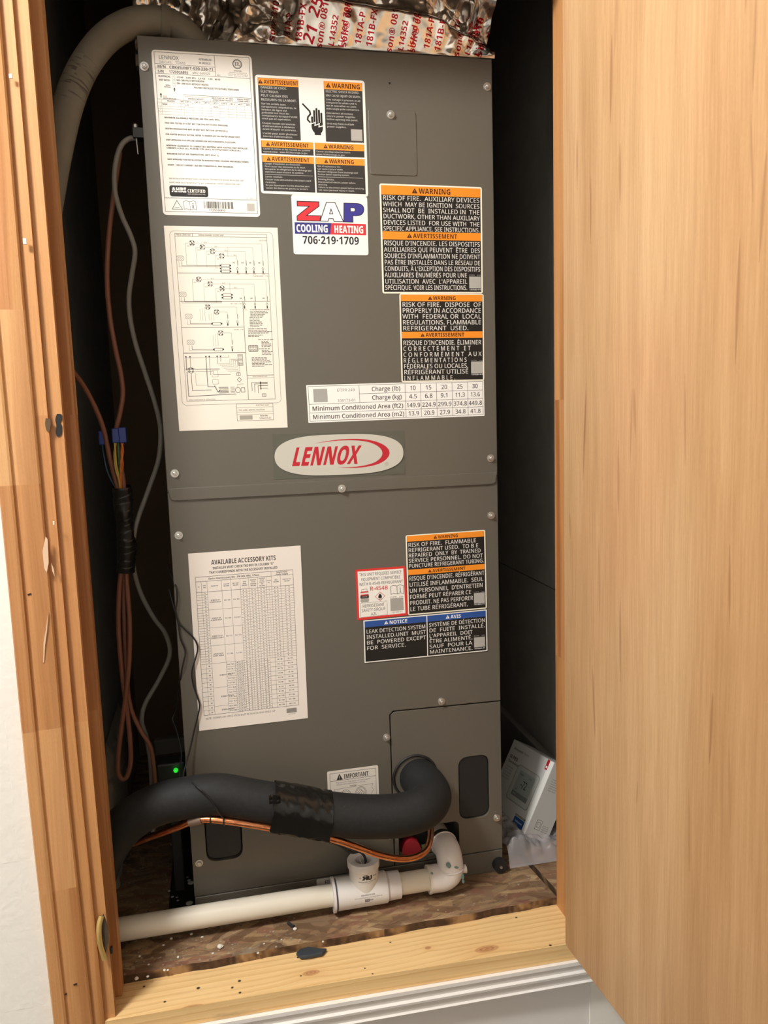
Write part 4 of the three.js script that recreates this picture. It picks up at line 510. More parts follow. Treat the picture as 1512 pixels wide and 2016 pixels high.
// ------------------------------------------------------------------ foil wrapped supply duct on top of the unit
{
  const X0 = -0.006, X1 = 0.503, Y0 = 1.2485, Y1 = 1.46, NX = 300, NY = 120;
  const tex = canvasTex(2048, 840, (c, w, h) => {
    rect(c, 0, 0, w, h, '#e2ddd6'); const sx = w / (X1 - X0), sy = h / (Y1 - Y0); const red = '#a3242f';
    const put = (s, x, y, size, ang = -1.38) => { c.save(); c.translate((x - X0) * sx, h - (y - Y0) * sy); c.rotate(ang); c.font = `bold ${size * sy}px sans-serif`; c.fillStyle = red; c.fillText(s, 0, 0); c.restore(); };
    for (let k = -1; k < 5; k++) { const x = 0.282 + k * 0.1; put('son\u00ae 0810', x, 1.2500 - k * 0.001, 0.0125); put('181A-P', x + 0.021, 1.2540, 0.0125); put('181B-FX', x + 0.037, 1.2520, 0.0125); put('son\u00ae 0810', x + 0.066, 1.2470, 0.0125); put('L14352', x + 0.083, 1.2500, 0.0115); put('Listed 70P6', x + 0.097, 1.2490, 0.0115); put('181B-FX', x + 0.03, 1.345, 0.014); put('son\u00ae 0810', x + 0.01, 1.335, 0.014); }
    put('25', 0.243, 1.282, 0.022, -1.2); put('21', 0.235, 1.250, 0.022, -1.2);
  });
  const rr2 = rng(909), dirs = []; for (let k = 0; k < 13; k++) { const a = rr2() * Math.PI, f = 9 + rr2() * 42; dirs.push([Math.cos(a) * f, Math.sin(a) * f, rr2() * 9, 0.11 / f]); }
  const cr = (x, y) => { const wx = x + 0.02 * (fbm(x * 22, y * 22, 601) - 0.5), wy = y + 0.02 * (fbm(x * 22 + 9, y * 22, 611) - 0.5); let s = 0; for (const d of dirs) { const t = d[0] * wx + d[1] * wy + d[2]; s += d[3] * Math.abs((t - Math.floor(t)) * 2 - 1) * (0.4 + 1.2 * noise(x * 14 + d[2], y * 14, 621)); } return s; };
  const pos = [], uv = [], idx = [];
  for (let j = 0; j <= NY; j++) for (let i = 0; i <= NX; i++) {
    const x = X0 + (X1 - X0) * i / NX, y = Y0 + (Y1 - Y0) * Math.pow(j / NY, 1.5);
    const right = sstep(0.19, 0.225, x), yo = 1.308 - 0.075 * (x - 0.21) - 0.10 * sstep(0.40, 0.5, x) * 0.28;
    const t = Math.max(0, Math.min(1, (y - 1.252) / (yo - 1.252)));
    const zr = 0.003 + 0.22 * Math.max(0, Math.min(y, yo) - 1.252) - 0.030 * sstep(0, 0.022, y - yo) + 0.02 * sstep(0.03, 0.07, y - yo), zl = 0.002 - 0.016 * sstep(1.252, 1.31, y) + 0.02 * sstep(1.31, 1.36, y);
    let z = zl + (zr - zl) * right - 0.058 * (1 - sstep(0.075, 0.135, x)); const amp = 0.20 + 0.9 * (1 - right) + 0.8 * sstep(0.40, 0.47, x) + 0.5 * sstep(0.0, 0.02, y - yo);
    z += (cr(x, y) - 0.022) * amp * sstep(1.2485, 1.258, y) * 0.75; z = Math.min(z, 0.03);
    const yy = j === 0 ? y + 0.0035 * noise(x * 60, 3, 631) : y;
    pos.push(x, yy, Math.max(z, -0.09)); uv.push(i / NX, (y - Y0) / (Y1 - Y0));
  }
  for (let j = 0; j < NY; j++) for (let i = 0; i < NX; i++) { const a = j * (NX + 1) + i; idx.push(a, a + 1, a + NX + 2, a, a + NX + 2, a + NX + 1); }
  const g = new THREE.BufferGeometry(); g.setAttribute('position', new THREE.Float32BufferAttribute(pos, 3)); g.setAttribute('uv', new THREE.Float32BufferAttribute(uv, 2)); g.setIndex(idx); g.computeVertexNormals();
  const foil = std({ map: tex, metalness: 1, roughness: 0.2 }), plain = std({ color: lin(0.75, 0.72, 0.69), metalness: 1, roughness: 0.3 });
  const d = thing('supply_duct', 'crumpled silver foil wrapped duct with red print on top of the cabinet', 'duct');
  mesh('foil_jacket', g, foil, d);
  const core = new THREE.BoxGeometry(X1 - X0, 0.40, 0.44, 40, 26, 30); core.translate((X0 + X1) / 2, 1.2505 + 0.2, -0.318); const p = core.attributes.position; for (let i = 0; i < p.count; i++) if (Math.abs(p.getX(i) - X0) < 1e-4 || Math.abs(p.getX(i) - X1) < 1e-4) p.setX(i, p.getX(i) + (p.getX(i) < 0.2 ? -1 : -1) * 0.25 * (cr(p.getZ(i), p.getY(i)) - 0.02) * (p.getX(i) < 0.2 ? 1 : 1)); core.computeVertexNormals();
  mesh('duct_sleeve', core, plain, d);
}
// ------------------------------------------------------------------ grey conduit over the top left corner
const PX = (l) => l.map(([x, y, z]) => onZ(x, y, z));
{
  const greyPlastic = std({ color: lin(0.17, 0.155, 0.12), roughness: 0.6, bumpMap: greyBump, bumpScale: 0.0002 });
  const hoseTex = pixelTex(1024, 128, (x, y) => { const u = x / 1024, n = fbm(x / 5, y / 26, 641, 3), g = sstep(0.62, 0.68, u) * (1 - sstep(0.73, 0.78, u)); let c = [116, 111, 98]; const k = (fbm(x / 30, y / 18, 651) - 0.5) * 14; c = [c[0] + k, c[1] + k, c[2] + k]; return mix(c, [52, 47, 40], 0.75 * g * sstep(0.5, 0.66, n)); });
  const hosePlastic = std({ map: hoseTex, roughness: 0.6 });
  const path = PX([[52, 760, 0.05], [64, 620, 0.05], [80, 490, 0.048], [96, 390, 0.045], [114, 290, 0.04], [136, 200, 0.03], [166, 130, 0.018], [208, 76, 0.004], [258, 46, -0.008], [300, 41, -0.014], [320, 43, -0.016]]);
  const c = thing('conduit', 'thick grey flexible conduit arching over the cabinet corner', 'conduit');
  mesh('conduit_hose', tubeGeo(path, 0.0186, 110, 24), hosePlastic, c);
  const p2 = PX([[316, 42, -0.016], [338, 47, -0.018], [362, 62, -0.021], [384, 86, -0.024], [398, 112, -0.026]]);
  mesh('conduit_connector', tubeGeo(p2, 0.0178, 40, 24), greyPlastic, c); const a = p2[0], b = onZ(334, 45.5, -0.0178);
  mesh('conduit_collar', between(a, b, 0.0204, 0.0202, 32), greyPlastic, c);
}
// ------------------------------------------------------------------ cables and control wires left of the unit
const greyCable = std({ color: lin(0.20, 0.19, 0.17), roughness: 0.55 }), brownCable = std({ color: lin(0.22, 0.085, 0.05), roughness: 0.5 }), blackCable = std({ color: lin(0.012, 0.012, 0.013), roughness: 0.5 });
{
  const c = thing('power_cable', 'grey electrical cable hanging from a clamp beside the cabinet', 'cable');
  mesh('cable', tubeGeo(PX([[270, 272, -0.018], [252, 274, -0.016], [236, 292, -0.016], [226, 335, -0.016], [227, 380, -0.016], [240, 425, -0.016], [259, 468, -0.016], [266, 498, -0.018], [260, 540, -0.022], [254, 585, -0.025], [257, 630, -0.028], [268, 680, -0.030], [286, 735, -0.034], [304, 790, -0.040], [316, 845, -0.046], [312, 905, -0.05], [292, 965, -0.05], [272, 1020, -0.045], [263, 1060, -0.042], [262, 1110, -0.05], [276, 1165, -0.06], [302, 1215, -0.07], [326, 1248, -0.08], [334, 1290, -0.09], [312, 1340, -0.09], [286, 1385, -0.085], [279, 1420, -0.08], [288, 1450, -0.08], [296, 1500, -0.08], [300, 1570, -0.08], [302, 1640, -0.08]]), 0.0036, 260, 10), greyCable, c);
  const k = onZ(267, 258, -0.012); mesh('cable_clamp', [box(k.x - 0.004, -0.0002 + 0.0016, k.y - 0.0095, k.y + 0.004, -0.026, -0.008, 0.001)], std({ color: lin(0.05, 0.05, 0.05), metalness: 0.6, roughness: 0.4 }), c, 'dark metal cable clamp');
  const s = between(V(k.x, k.y + 0.003, -0.014), V(k.x, k.y + 0.009, -0.014), 0.004, 0.0035, 8); mesh('clamp_screw', s, zinc, c);
  mesh('clamp_screw', between(V(k.x + 0.001, k.y - 0.03, -0.012), V(k.x, k.y + 0.002, -0.013), 0.0011, 0.0011, 8), zinc, c);
}
{
  const c = thing('control_wire_bundle', 'brown thermostat wires with blue connectors bound by black tape', 'wires'); const B = (l, r = 0.0035, seg = 120) => mesh('wire', tubeGeo(PX(l), r, seg, 10), brownCable, c);
  const Z = -0.03;
  B([[110, 690, 0.02], [140, 727, 0.0], [166, 762, -0.015], [190, 808, -0.022], [206, 852, -0.024], [217, 905, -0.026], [229, 950, -0.03], [238, 985, -0.034]]);
  B([[236, 300, Z], [222, 400, Z], [214, 470, Z], [211, 550, Z], [216, 620, Z], [226, 680, Z], [238, 735, Z], [242, 775, Z], [236, 815, Z], [229, 850, Z], [235, 900, Z], [243, 950, Z], [243, 985, Z]]);
  B([[240, 1110, -0.045], [235, 1160, -0.045], [233, 1220, -0.045], [236, 1280, -0.045], [242, 1340, -0.045], [250, 1400, -0.045], [256, 1455, -0.045], [257, 1500, -0.045], [250, 1528, -0.045], [240, 1534, -0.045], [232, 1516, -0.045], [235, 1465, -0.045], [242, 1410, -0.042], [250, 1350, -0.04], [255, 1290, -0.04], [255, 1220, -0.042], [250, 1150, -0.045], [249, 1110, -0.045]], 0.0036, 200);
  B([[245, 1110, -0.05], [244, 1180, -0.05], [246, 1260, -0.05], [250, 1340, -0.05], [258, 1395, -0.05], [276, 1436, -0.05], [296, 1470, -0.052], [303, 1510, -0.055], [307, 1560, -0.06], [308, 1620, -0.06]], 0.0034, 120);
  const blue = std({ color: lin(0.012, 0.04, 0.28), roughness: 0.35 });
  const con = (x0, y0, x1, y1, z) => { const a = onZ(x0, y1, z), b = onZ(x1, y0, z); mesh('wire_connector', box(a.x, b.x, a.y, b.y, z - 0.007, z + 0.006, 0.0016), blue, c, 'blue plastic wire connector'); };
  con(222, 843, 234, 872, -0.022); con(235, 841, 248, 872, -0.022); con(196, 848, 206, 876, -0.030);
  const W3 = (l, col, r = 0.0013) => mesh('wire', tubeGeo(PX(l), r, 50, 8), std({ color: col, roughness: 0.45 }), c);
  W3([[225, 866, -0.02], [227, 890, -0.02], [229, 915, -0.02], [233, 935, -0.024], [236, 968, -0.028]], lin(0.55, 0.40, 0.06)); W3([[229, 866, -0.022], [225, 895, -0.021], [228, 925, -0.021], [234, 945, -0.024], [237, 968, -0.028]], lin(0.5, 0.38, 0.1));
  W3([[238, 866, -0.02], [242, 888, -0.02], [238, 912, -0.02], [238, 940, -0.024], [238, 968, -0.028]], lin(0.62, 0.17, 0.03), 0.0015); W3([[243, 866, -0.02], [239, 892, -0.02], [242, 915, -0.02], [237, 940, -0.024], [239, 968, -0.028]], lin(0.55, 0.14, 0.03)); W3([[233, 866, -0.024], [234, 900, -0.024], [236, 940, -0.027], [237, 968, -0.03]], lin(0.03, 0.22, 0.09)); W3([[201, 870, -0.03], [206, 905, -0.03], [214, 935, -0.03], [232, 968, -0.032]], lin(0.03, 0.07, 0.12));
  // tape wound round the bundle
  const tp = PX([[240, 958, -0.032], [243, 990, -0.035], [246, 1025, -0.038], [247, 1050, -0.04], [249, 1075, -0.042], [248, 1100, -0.044], [247, 1126, -0.045]]); const tg = tubeGeo(tp, 0.0128, 150, 26); const p = tg.attributes.position, n = tg.attributes.normal;
  for (let i = 0; i < p.count; i++) { const y = p.getY(i), x = p.getX(i); const a = Math.atan2(n.getZ(i), n.getX(i)); const t = (y * 90 + a * 0.35 + 0.8 * noise(y * 60, a, 703)); const d = 0.0011 * (t - Math.floor(t)) + 0.003 * (noise(y * 45, a * 1.4, 701) - 0.5) - 0.0025 * (1 - sstep(0.45, 0.49, y)); p.setXYZ(i, x + n.getX(i) * d, y + n.getY(i) * d, p.getZ(i) + n.getZ(i) * d); } tg.computeVertexNormals();
  mesh('tape_wrap', tg, std({ color: lin(0.010, 0.010, 0.011), roughness: 0.32 }), c, 'glossy black electrical tape');
}
{
  const c = thing('sensor_wire', 'thin black wire looping across the edge of accessory sheet', 'wire');
  mesh('wire', tubeGeo(PX([[330, 1118, -0.03], [340, 1140, -0.012], [347, 1158, 0.004], [349, 1180, 0.005], [346, 1204, 0.004], [352, 1226, 0.004], [365, 1240, 0.004], [378, 1252, 0.004], [387, 1266, 0.004], [389, 1280, 0.004], [384, 1300, 0.004], [378, 1322, 0.004], [380, 1345, 0.004], [388, 1370, 0.004], [393, 1388, 0.004], [390, 1408, 0.004], [382, 1440, 0.005], [374, 1475, 0.008], [366, 1505, 0.014], [361, 1528, 0.03], [367, 1546, 0.05]]), 0.0012, 220, 8), blackCable, c);
  mesh('wire', tubeGeo(PX([[333, 1160, -0.012], [342, 1195, -0.002], [350, 1222, 0.003], [355, 1256, 0.004], [363, 1276, 0.004], [365, 1287, 0.004], [361, 1305, 0.004], [357, 1325, 0.002], [355, 1345, -0.004], [350, 1372, -0.02], [346, 1400, -0.03], [340, 1416, -0.03], [347, 1436, -0.02], [354, 1462, -0.012], [357, 1488, -0.006], [354, 1518, 0.0], [350, 1546, 0.02]]), 0.0011, 160, 8), blackCable, c);
}
{ // small control module with a lit green indicator
  const c = thing('leak_sensor', 'small black control module with a lit green indicator light', 'sensor'); const k = onZ(342, 1520, -0.055);
  mesh('housing', box(k.x - 0.026, k.x + 0.018, k.y - 0.030, k.y + 0.014, -0.09, -0.056, 0.004), std({ color: lin(0.014, 0.016, 0.018), roughness: 0.45 }), c);
  const l = onZ(346, 1517, -0.053), s = new THREE.SphereGeometry(0.0038, 20, 14); s.translate(l.x, l.y, -0.054); mesh('indicator_light', s, std({ color: lin(0.02, 0.3, 0.03), emissive: new THREE.Color(0.05, 1.0, 0.08), emissiveIntensity: 0.55, roughness: 0.3 }), c, 'glowing green indicator light');
  const gl = new THREE.PointLight(new THREE.Color(0.05, 1.0, 0.08), 0.00012, 0, 2); gl.position.set(l.x, l.y, -0.046); gl.castShadow = true; gl.shadow.radius = 0.2; scene.add(gl);
  mesh('mounting_bracket', box(k.x - 0.03, k.x + 0.02, k.y + 0.016, k.y + 0.042, -0.1, -0.085, 0.003), std({ color: lin(0.03, 0.026, 0.02), roughness: 0.8 }), c);
  mesh('mounting_post', box(k.x - 0.012, k.x + 0.004, DECK, k.y - 0.025, -0.088, -0.075, 0.002), std({ color: lin(0.012, 0.012, 0.012), roughness: 0.7 }), c);
}
// ------------------------------------------------------------------ insulated suction line
const foamTex = pixelTex(256, 256, (x, y) => { const v = 21 + 16 * (fbm(x / 14, y / 14, 801, 4) - 0.5) + 10 * (noise(x / 1.5, y / 1.5, 811) - 0.5); const s = sstep(0.7, 0.86, fbm(x / 22, y / 9, 821)) * 9; return [v + s, v + s, v + s * 0.98]; });
foamTex.repeat.set(4, 2);
const foam = std({ map: foamTex, roughness: 0.72, bumpMap: foamTex, bumpScale: 0.0006 });
const suctionPts = [V(0.3570, 0.158, -0.030), V(0.3600, 0.158, 0.010), V(0.3640, 0.157, 0.038), V(0.3620, 0.154, 0.062), V(0.345, 0.150, 0.080), V(0.312, 0.147, 0.087), V(0.26, 0.151, 0.086), V(0.20, 0.163, 0.083), V(0.15, 0.179, 0.080), V(0.095, 0.195, 0.076), V(0.045, 0.208, 0.07), onZ(372, 1570, 0.064), onZ(325, 1579, 0.056), onZ(280, 1598, 0.05), onZ(240, 1630, 0.046), onZ(208, 1676, 0.044), onZ(184, 1740, 0.043), onZ(170, 1800, 0.043)];
const suction = new THREE.CatmullRomCurve3(suctionPts, false, 'centripetal');
class SubCurve extends THREE.Curve { constructor(c, a, b) { super(); this.c = c; this.a = a; this.b = b; } getPoint(t) { return this.c.getPointAt(this.a + (this.b - this.a) * t); } }
function tAtX(x) { let lo = 0.3, hi = 1; for (let i = 0; i < 40; i++) { const m = (lo + hi) / 2; if (suction.getPointAt(m).x > x) lo = m; else hi = m; } return lo; }
const liquidPts = [onZ(262, 1660, 0.036), onZ(300, 1646, 0.05), onZ(345, 1630, 0.066), onZ(378, 1617, 0.078), onZ(400, 1613, 0.084), onZ(450, 1617, 0.092), onZ(545, 1632, 0.100), onZ(632, 1646, 0.102), onZ(690, 1663, 0.100), onZ(740, 1681, 0.096), onZ(780, 1690, 0.090), onZ(815, 1688, 0.082), onZ(838, 1675, 0.070), onZ(847, 1652, 0.052), onZ(848, 1630, 0.030), onZ(846, 1618, 0.004), onZ(845, 1612, -0.025)];
const liquid = new THREE.CatmullRomCurve3(liquidPts, false, 'centripetal');
{
  const c = thing('suction_line', 'thick black foam insulated refrigerant line curving out of the cabinet', 'refrigerant line');
  const tTape = tAtX(0.165);
  mesh('insulation', new THREE.TubeGeometry(new SubCurve(suction, 0, tTape + 0.01), 120, 0.0312, 36), foam, c); mesh('insulation', new THREE.TubeGeometry(new SubCurve(suction, tTape - 0.01, 1), 120, 0.0292, 36), foam, c);
  // tape: hull of line and copper tube, swept between two stations
  const t0 = tAtX(0.204), t1 = tAtX(0.122), NS = 34, NA = 64, pos = [], uv = [], idx = [];
  for (let i = 0; i <= NS; i++) {
    const t = t0 + (t1 - t0) * i / NS, o = suction.getPointAt(t), tan = suction.getTangentAt(t);
    // copper tube centre in this cross plane
    let best = 1e9, q = null; for (let k = 0; k <= 300; k++) { const v = liquid.getPointAt(k / 300), e = Math.abs(v.clone().sub(o).dot(tan)); if (e < best && v.distanceTo(o) < 0.09) { best = e; q = v; } }
    const rel = q.clone().sub(o); rel.addScaledVector(tan, -rel.dot(tan)); const D = rel.length(), ax = rel.clone().normalize(), ay = new THREE.Vector3().crossVectors(tan, ax); const R1 = 0.0322, R2 = 0.0066;
    for (let k = 0; k <= NA; k++) {
      const a = k / NA * Math.PI * 2, ux = Math.cos(a), uy = Math.sin(a); const s = Math.max(R1, D * ux + R2); // support
      const al = Math.acos(Math.min(1, (R1 - R2) / D)); let px, py; const aa = a > Math.PI ? a - 2 * Math.PI : a; if (Math.abs(aa) < al) { px = D + R2 * ux; py = R2 * uy; } else { px = R1 * ux; py = R1 * uy; }
      const n = (noise(i * 0.35, k * 0.3, 851) - 0.5) * 0.0016 + (noise(i * 0.9, k * 0.7, 861) - 0.5) * 0.0007, len = 1 + n / Math.hypot(px, py);
      const P = o.clone().addScaledVector(ax, px * len).addScaledVector(ay, py * len).addScaledVector(tan, -0.004 * Math.sin(a + 2.2)); pos.push(P.x, P.y, P.z); uv.push(i / NS, k / NA);
    }
  }
  for (let i = 0; i < NS; i++) for (let k = 0; k < NA; k++) { const a = i * (NA + 1) + k; idx.push(a, a + 1, a + NA + 2, a, a + NA + 2, a + NA + 1); }
  const g = new THREE.BufferGeometry(); g.setAttribute('position', new THREE.Float32BufferAttribute(pos, 3)); g.setAttribute('uv', new THREE.Float32BufferAttribute(uv, 2)); g.setIndex(idx); g.computeVertexNormals();
  const tape = std({ color: lin(0.004, 0.004, 0.0035), roughness: 0.22 }); mesh('tape_wrap', g, tape, c, 'glossy black tape wrap'); 
  // lifted tape corner
  const a = onZ(541, 1574, 0.1105); const fl = new THREE.PlaneGeometry(0.016, 0.013, 10, 8); const fp = fl.attributes.position; for (let i = 0; i < fp.count; i++) fp.setZ(i, 0.003 * Math.sin(fp.getX(i) * 380) * noise(fp.getX(i) * 300, fp.getY(i) * 300, 871)); fl.computeVertexNormals(); fl.translate(a.x, a.y, a.z); mesh('tape_corner', fl, tape, c, 'lifted shiny tape corner');
}
{
  const c = thing('liquid_line', 'bare copper refrigerant tube running below the black insulated line', 'copper tube');
  const cuTex = pixelTex(64, 512, (x, y) => { const n = fbm(x / 26, y / 18, 881, 4), m = fbm(x / 9, y / 60, 891, 3); let k = mix([232, 166, 120], [190, 112, 72], sstep(0.35, 0.65, n)); k = mix(k, [244, 198, 158], 0.5 * sstep(0.5, 0.7, m)); return k; }); cuTex.repeat.set(14, 1);
  const cu = std({ map: cuTex, metalness: 1, roughness: 0.3 });
  mesh('tube', new THREE.TubeGeometry(liquid, 260, 0.0050, 18), cu, c);
  const jg = between(onZ(374, 1618.5, 0.0765), onZ(398, 1613, 0.0835), 0.0068, 0.0066, 24); const p = jg.attributes.position; for (let i = 0; i < p.count; i++) p.setY(i, p.getY(i) + 0.0012 * (noise(p.getX(i) * 700, p.getZ(i) * 700, 895) - 0.5)); jg.computeVertexNormals();
  mesh('brazed_joint', jg, std({ color: lin(0.30, 0.22, 0.17), metalness: 0.8, roughness: 0.5, bumpMap: foamTex, bumpScale: 0.002 }), c, 'dull silvery brazed joint');
  for (const [x, y, z] of [[415, 1614, 0.0865], [441, 1616, 0.0905]]) { const q = onZ(x, y, z), t = new THREE.TorusGeometry(0.0056, 0.0012, 8, 28); t.rotateY(Math.PI / 2 - 0.1); t.translate(q.x, q.y, q.z); mesh('wire_tie', t, blackCable, c, 'thin black wire tie'); }
  mesh('sensor_lead', tubeGeo([onZ(378, 1540, 0.088), onZ(392, 1552, 0.1015), onZ(408, 1566, 0.1055), onZ(424, 1588, 0.1055), onZ(436, 1606, 0.1015), onZ(441, 1613, 0.0975)], 0.0012, 40, 8), blackCable, c, 'thin black sensor lead');
}
// ------------------------------------------------------------------ white plastic condensate drain with float switch tee
{
  const pvc = std({ color: lin(0.72, 0.66, 0.55), roughness: 0.36 }), pvcW = std({ color: lin(0.74, 0.70, 0.68), roughness: 0.34 }); const y = 0.005, z = 0.037;
  const c = thing('drain_pipe', 'white plastic condensate drain pipe with a float switch tee', 'drain pipe');
  mesh('pipe', between(V(-0.15, y, z), V(0.235, y, z), 0.0165, 0.0165, 40), pvc, c); mesh('pipe', between(V(0.29, y, z), V(0.375, y, z), 0.0165, 0.0165, 40), pvc, c);
  const xl = onZ(657, 1765, z + 0.012).x, xr = onZ(783, 1745, z + 0.012).x, xm = onZ(717, 1740, z).x, yt = onZ(713, 1690, z).y;
  const bodyTex = canvasTex(1024, 760, (k, w, h) => { rect(k, 0, 0, w, h, '#dedad6'); k.save(); k.translate(424, 380); k.rotate(-Math.PI / 2); const ink = { color: '#4a4650', style: 'bold' }; T(k, 'Assembled in USA', -40, 40, 210, 15, ink); T(k, 'Not for pressure applications. Do not overtighten cap', -140, 66, 420, 12, { color: '#5a565e' }); rect(k, 16, 92, 74, 32, '#3a3640'); T(k, 'ACDE', 22, 98, 60, 18, { color: '#dedad6', style: 'bold' }); T(k, 'RSM', 96, 98, 44, 16, ink); T(k, 'www.drainswitch  U.S. Patent Pending', -140, 140, 260, 10, { color: '#77737a' }); k.restore(); });
  const bl = xr - 0.017 - (xl + 0.006); const bg = new THREE.CylinderGeometry(0.0238, 0.0238, bl, 48); bg.rotateY(Math.PI); bg.rotateZ(-Math.PI / 2); bg.translate(xl + 0.006 + bl / 2, y, z);
  const tee = mesh('tee_body', bg, std({ map: bodyTex, roughness: 0.36 }), c, 'white tee fitting with small print');
  mesh('collar', between(V(xl - 0.001, y, z), V(xl + 0.003, y, z), 0.0258, 0.0258, 48), pvcW, c); mesh('socket', between(V(xl + 0.003, y, z), V(xl + 0.0062, y, z), 0.0225, 0.0225, 48), std({ color: lin(0.12, 0.13, 0.16), roughness: 0.5 }), c, 'dark joint line');
  mesh('taper', between(V(xr - 0.0172, y, z), V(xr - 0.013, y, z), 0.0238, 0.0195, 48), pvcW, c); mesh('collar', between(V(xr - 0.0135, y, z), V(xr + 0.005, y, z), 0.0212, 0.0208, 48), pvcW, c);
  const riserTex = canvasTex(1024, 420, (k, w, h) => { rect(k, 0, 0, w, h, '#dcd7d0'); const ink = { color: '#1f1c22', style: 'bold' }; T(k, 'c', 432, 106, 18, 24, ink); k.save(); k.translate(532, 0); k.scale(-1, 1); T(k, 'R', 0, 78, 66, 70, { ...ink, stroke: 8, strokeColor: '#1f1c22' }); k.restore(); T(k, 'U', 522, 86, 60, 66, { ...ink, stroke: 8, strokeColor: '#1f1c22' }); T(k, 'us', 592, 98, 40, 26, ink); T(k, 'MAX RATING 24 VAC 1.5A', 418, 172, 214, 14, ink); T(k, 'FILE NO. MH47', 450, 196, 110, 11, { color: '#666' }); });
  const rg = new THREE.CylinderGeometry(0.0232, 0.0222, yt - y - 0.006, 48, 1, true); rg.rotateY(Math.PI); rg.translate(xm, (y + yt - 0.006) / 2, z); mesh('riser', rg, std({ map: riserTex, roughness: 0.36, side: THREE.DoubleSide }), c, 'white riser with black certification mark');
  const cap = new THREE.LatheGeometry([[0.0, -0.014], [0.0105, -0.014], [0.0125, -0.002], [0.0160, 0.0], [0.0242, 0.0], [0.0250, -0.0012], [0.0250, -0.0105], [0.0230, -0.0125], [0.0230, -0.016]].map(([r, h]) => new THREE.Vector2(r, h)), 48); cap.translate(xm, yt, z);
  const capM = mesh('float_switch_cap', toCreasedNormals(cap, 0.6), pvcW, c, 'white cap of float switch'); for (const s of [-1, 1]) mesh('rib', box(xm + s * 0.004 - 0.0006, xm + s * 0.004 + 0.0006, yt - 0.014, yt - 0.004, z - 0.009, z + 0.009), pvcW, capM);
  mesh('switch_wire', tubeGeo([V(xm + 0.003, yt - 0.012, z + 0.004), V(xm + 0.002, yt + 0.003, z + 0.003), V(xm - 0.005, yt + 0.0115, z), V(xm - 0.018, yt + 0.0125, z), onZ(672, 1666, z - 0.002), onZ(652, 1657, z), onZ(634, 1646, z + 0.004), onZ(612, 1636, z + 0.01)], 0.0020, 80, 10), blackCable, c, 'black float switch wire');
  // street elbows from the cabinet outlet down to the pipe
  const xe = onZ(892, 1725, z).x - 0.004, ye = 0.042; const stub = V(xe - 0.002, ye + 0.003, -0.03);
  mesh('outlet_pipe', between(stub, V(xe - 0.001, ye + 0.001, 0.012), 0.0165, 0.0165, 32), pvc, c);
  const el = new THREE.CurvePath(); const arc = (pts) => new THREE.CatmullRomCurve3(pts, false, 'centripetal');
  mesh('elbow', new THREE.TubeGeometry(arc([V(xe - 0.001, ye, 0.006), V(xe, ye - 0.001, 0.020), V(xe, ye - 0.006, 0.030), V(xe, ye - 0.016, 0.036), V(xe, ye - 0.026, 0.037)]), 40, 0.0205, 32), pvcW, c, 'white elbow smeared with primer');
  mesh('elbow', new THREE.TubeGeometry(arc([V(xe, ye - 0.022, 0.037), V(xe, y + 0.013, 0.037), V(xe - 0.004, y + 0.0045, 0.037), V(xe - 0.013, y, 0.037), V(xe - 0.024, y, 0.037), V(xe - 0.037, y, 0.037)]), 48, 0.0212, 32), pvcW, c, 'white elbow joining the pipe'); mesh('collar', between(V(xe - 0.038, y, z), V(xe - 0.0345, y, z), 0.0219, 0.0219, 40), pvc, c);
  const ring = new THREE.TorusGeometry(0.0208, 0.0012, 8, 40); ring.rotateX(Math.PI / 2); ring.translate(xe, ye - 0.022, z); mesh('rim', ring, pvcW, c); const ring2 = new THREE.TorusGeometry(0.0204, 0.0014, 8, 40); ring2.translate(xe - 0.001, ye, 0.006); mesh('rim', ring2, pvcW, c);
  const primer = std({ color: lin(0.16, 0.27, 0.27), roughness: 0.4 });
  for (const [x, yy, zz, s, a] of [[-0.008, ye - 0.008, 0.0545, 0.005, 0.6], [0.0145, y + 0.006, 0.0525, 0.0045, 0.3], [0.0165, y - 0.004, 0.0505, 0.003, 0.2], [-0.0345, y + 0.017, 0.0505, 0.003, 0.2], [0.004, ye - 0.012, 0.0563, 0.003, 1.2]]) { const g = new THREE.SphereGeometry(s, 12, 8); g.scale(0.7, 1.25, 0.22); g.rotateZ(a); g.translate(xe + x, yy, zz); mesh('primer_smear', g, primer, c, 'teal primer smear'); }
  const st = new THREE.CylinderGeometry(0.006, 0.007, 0.006, 20); st.rotateZ(Math.PI / 2); st.translate(xe + 0.0225, y + 0.008, z); mesh('plug', st, pvcW, c);
  mesh('wall_outlet', between(V(xe - 0.002, ye, -0.004), V(xe - 0.002, ye, 0.001), 0.021, 0.021, 32), hollow, c);
}
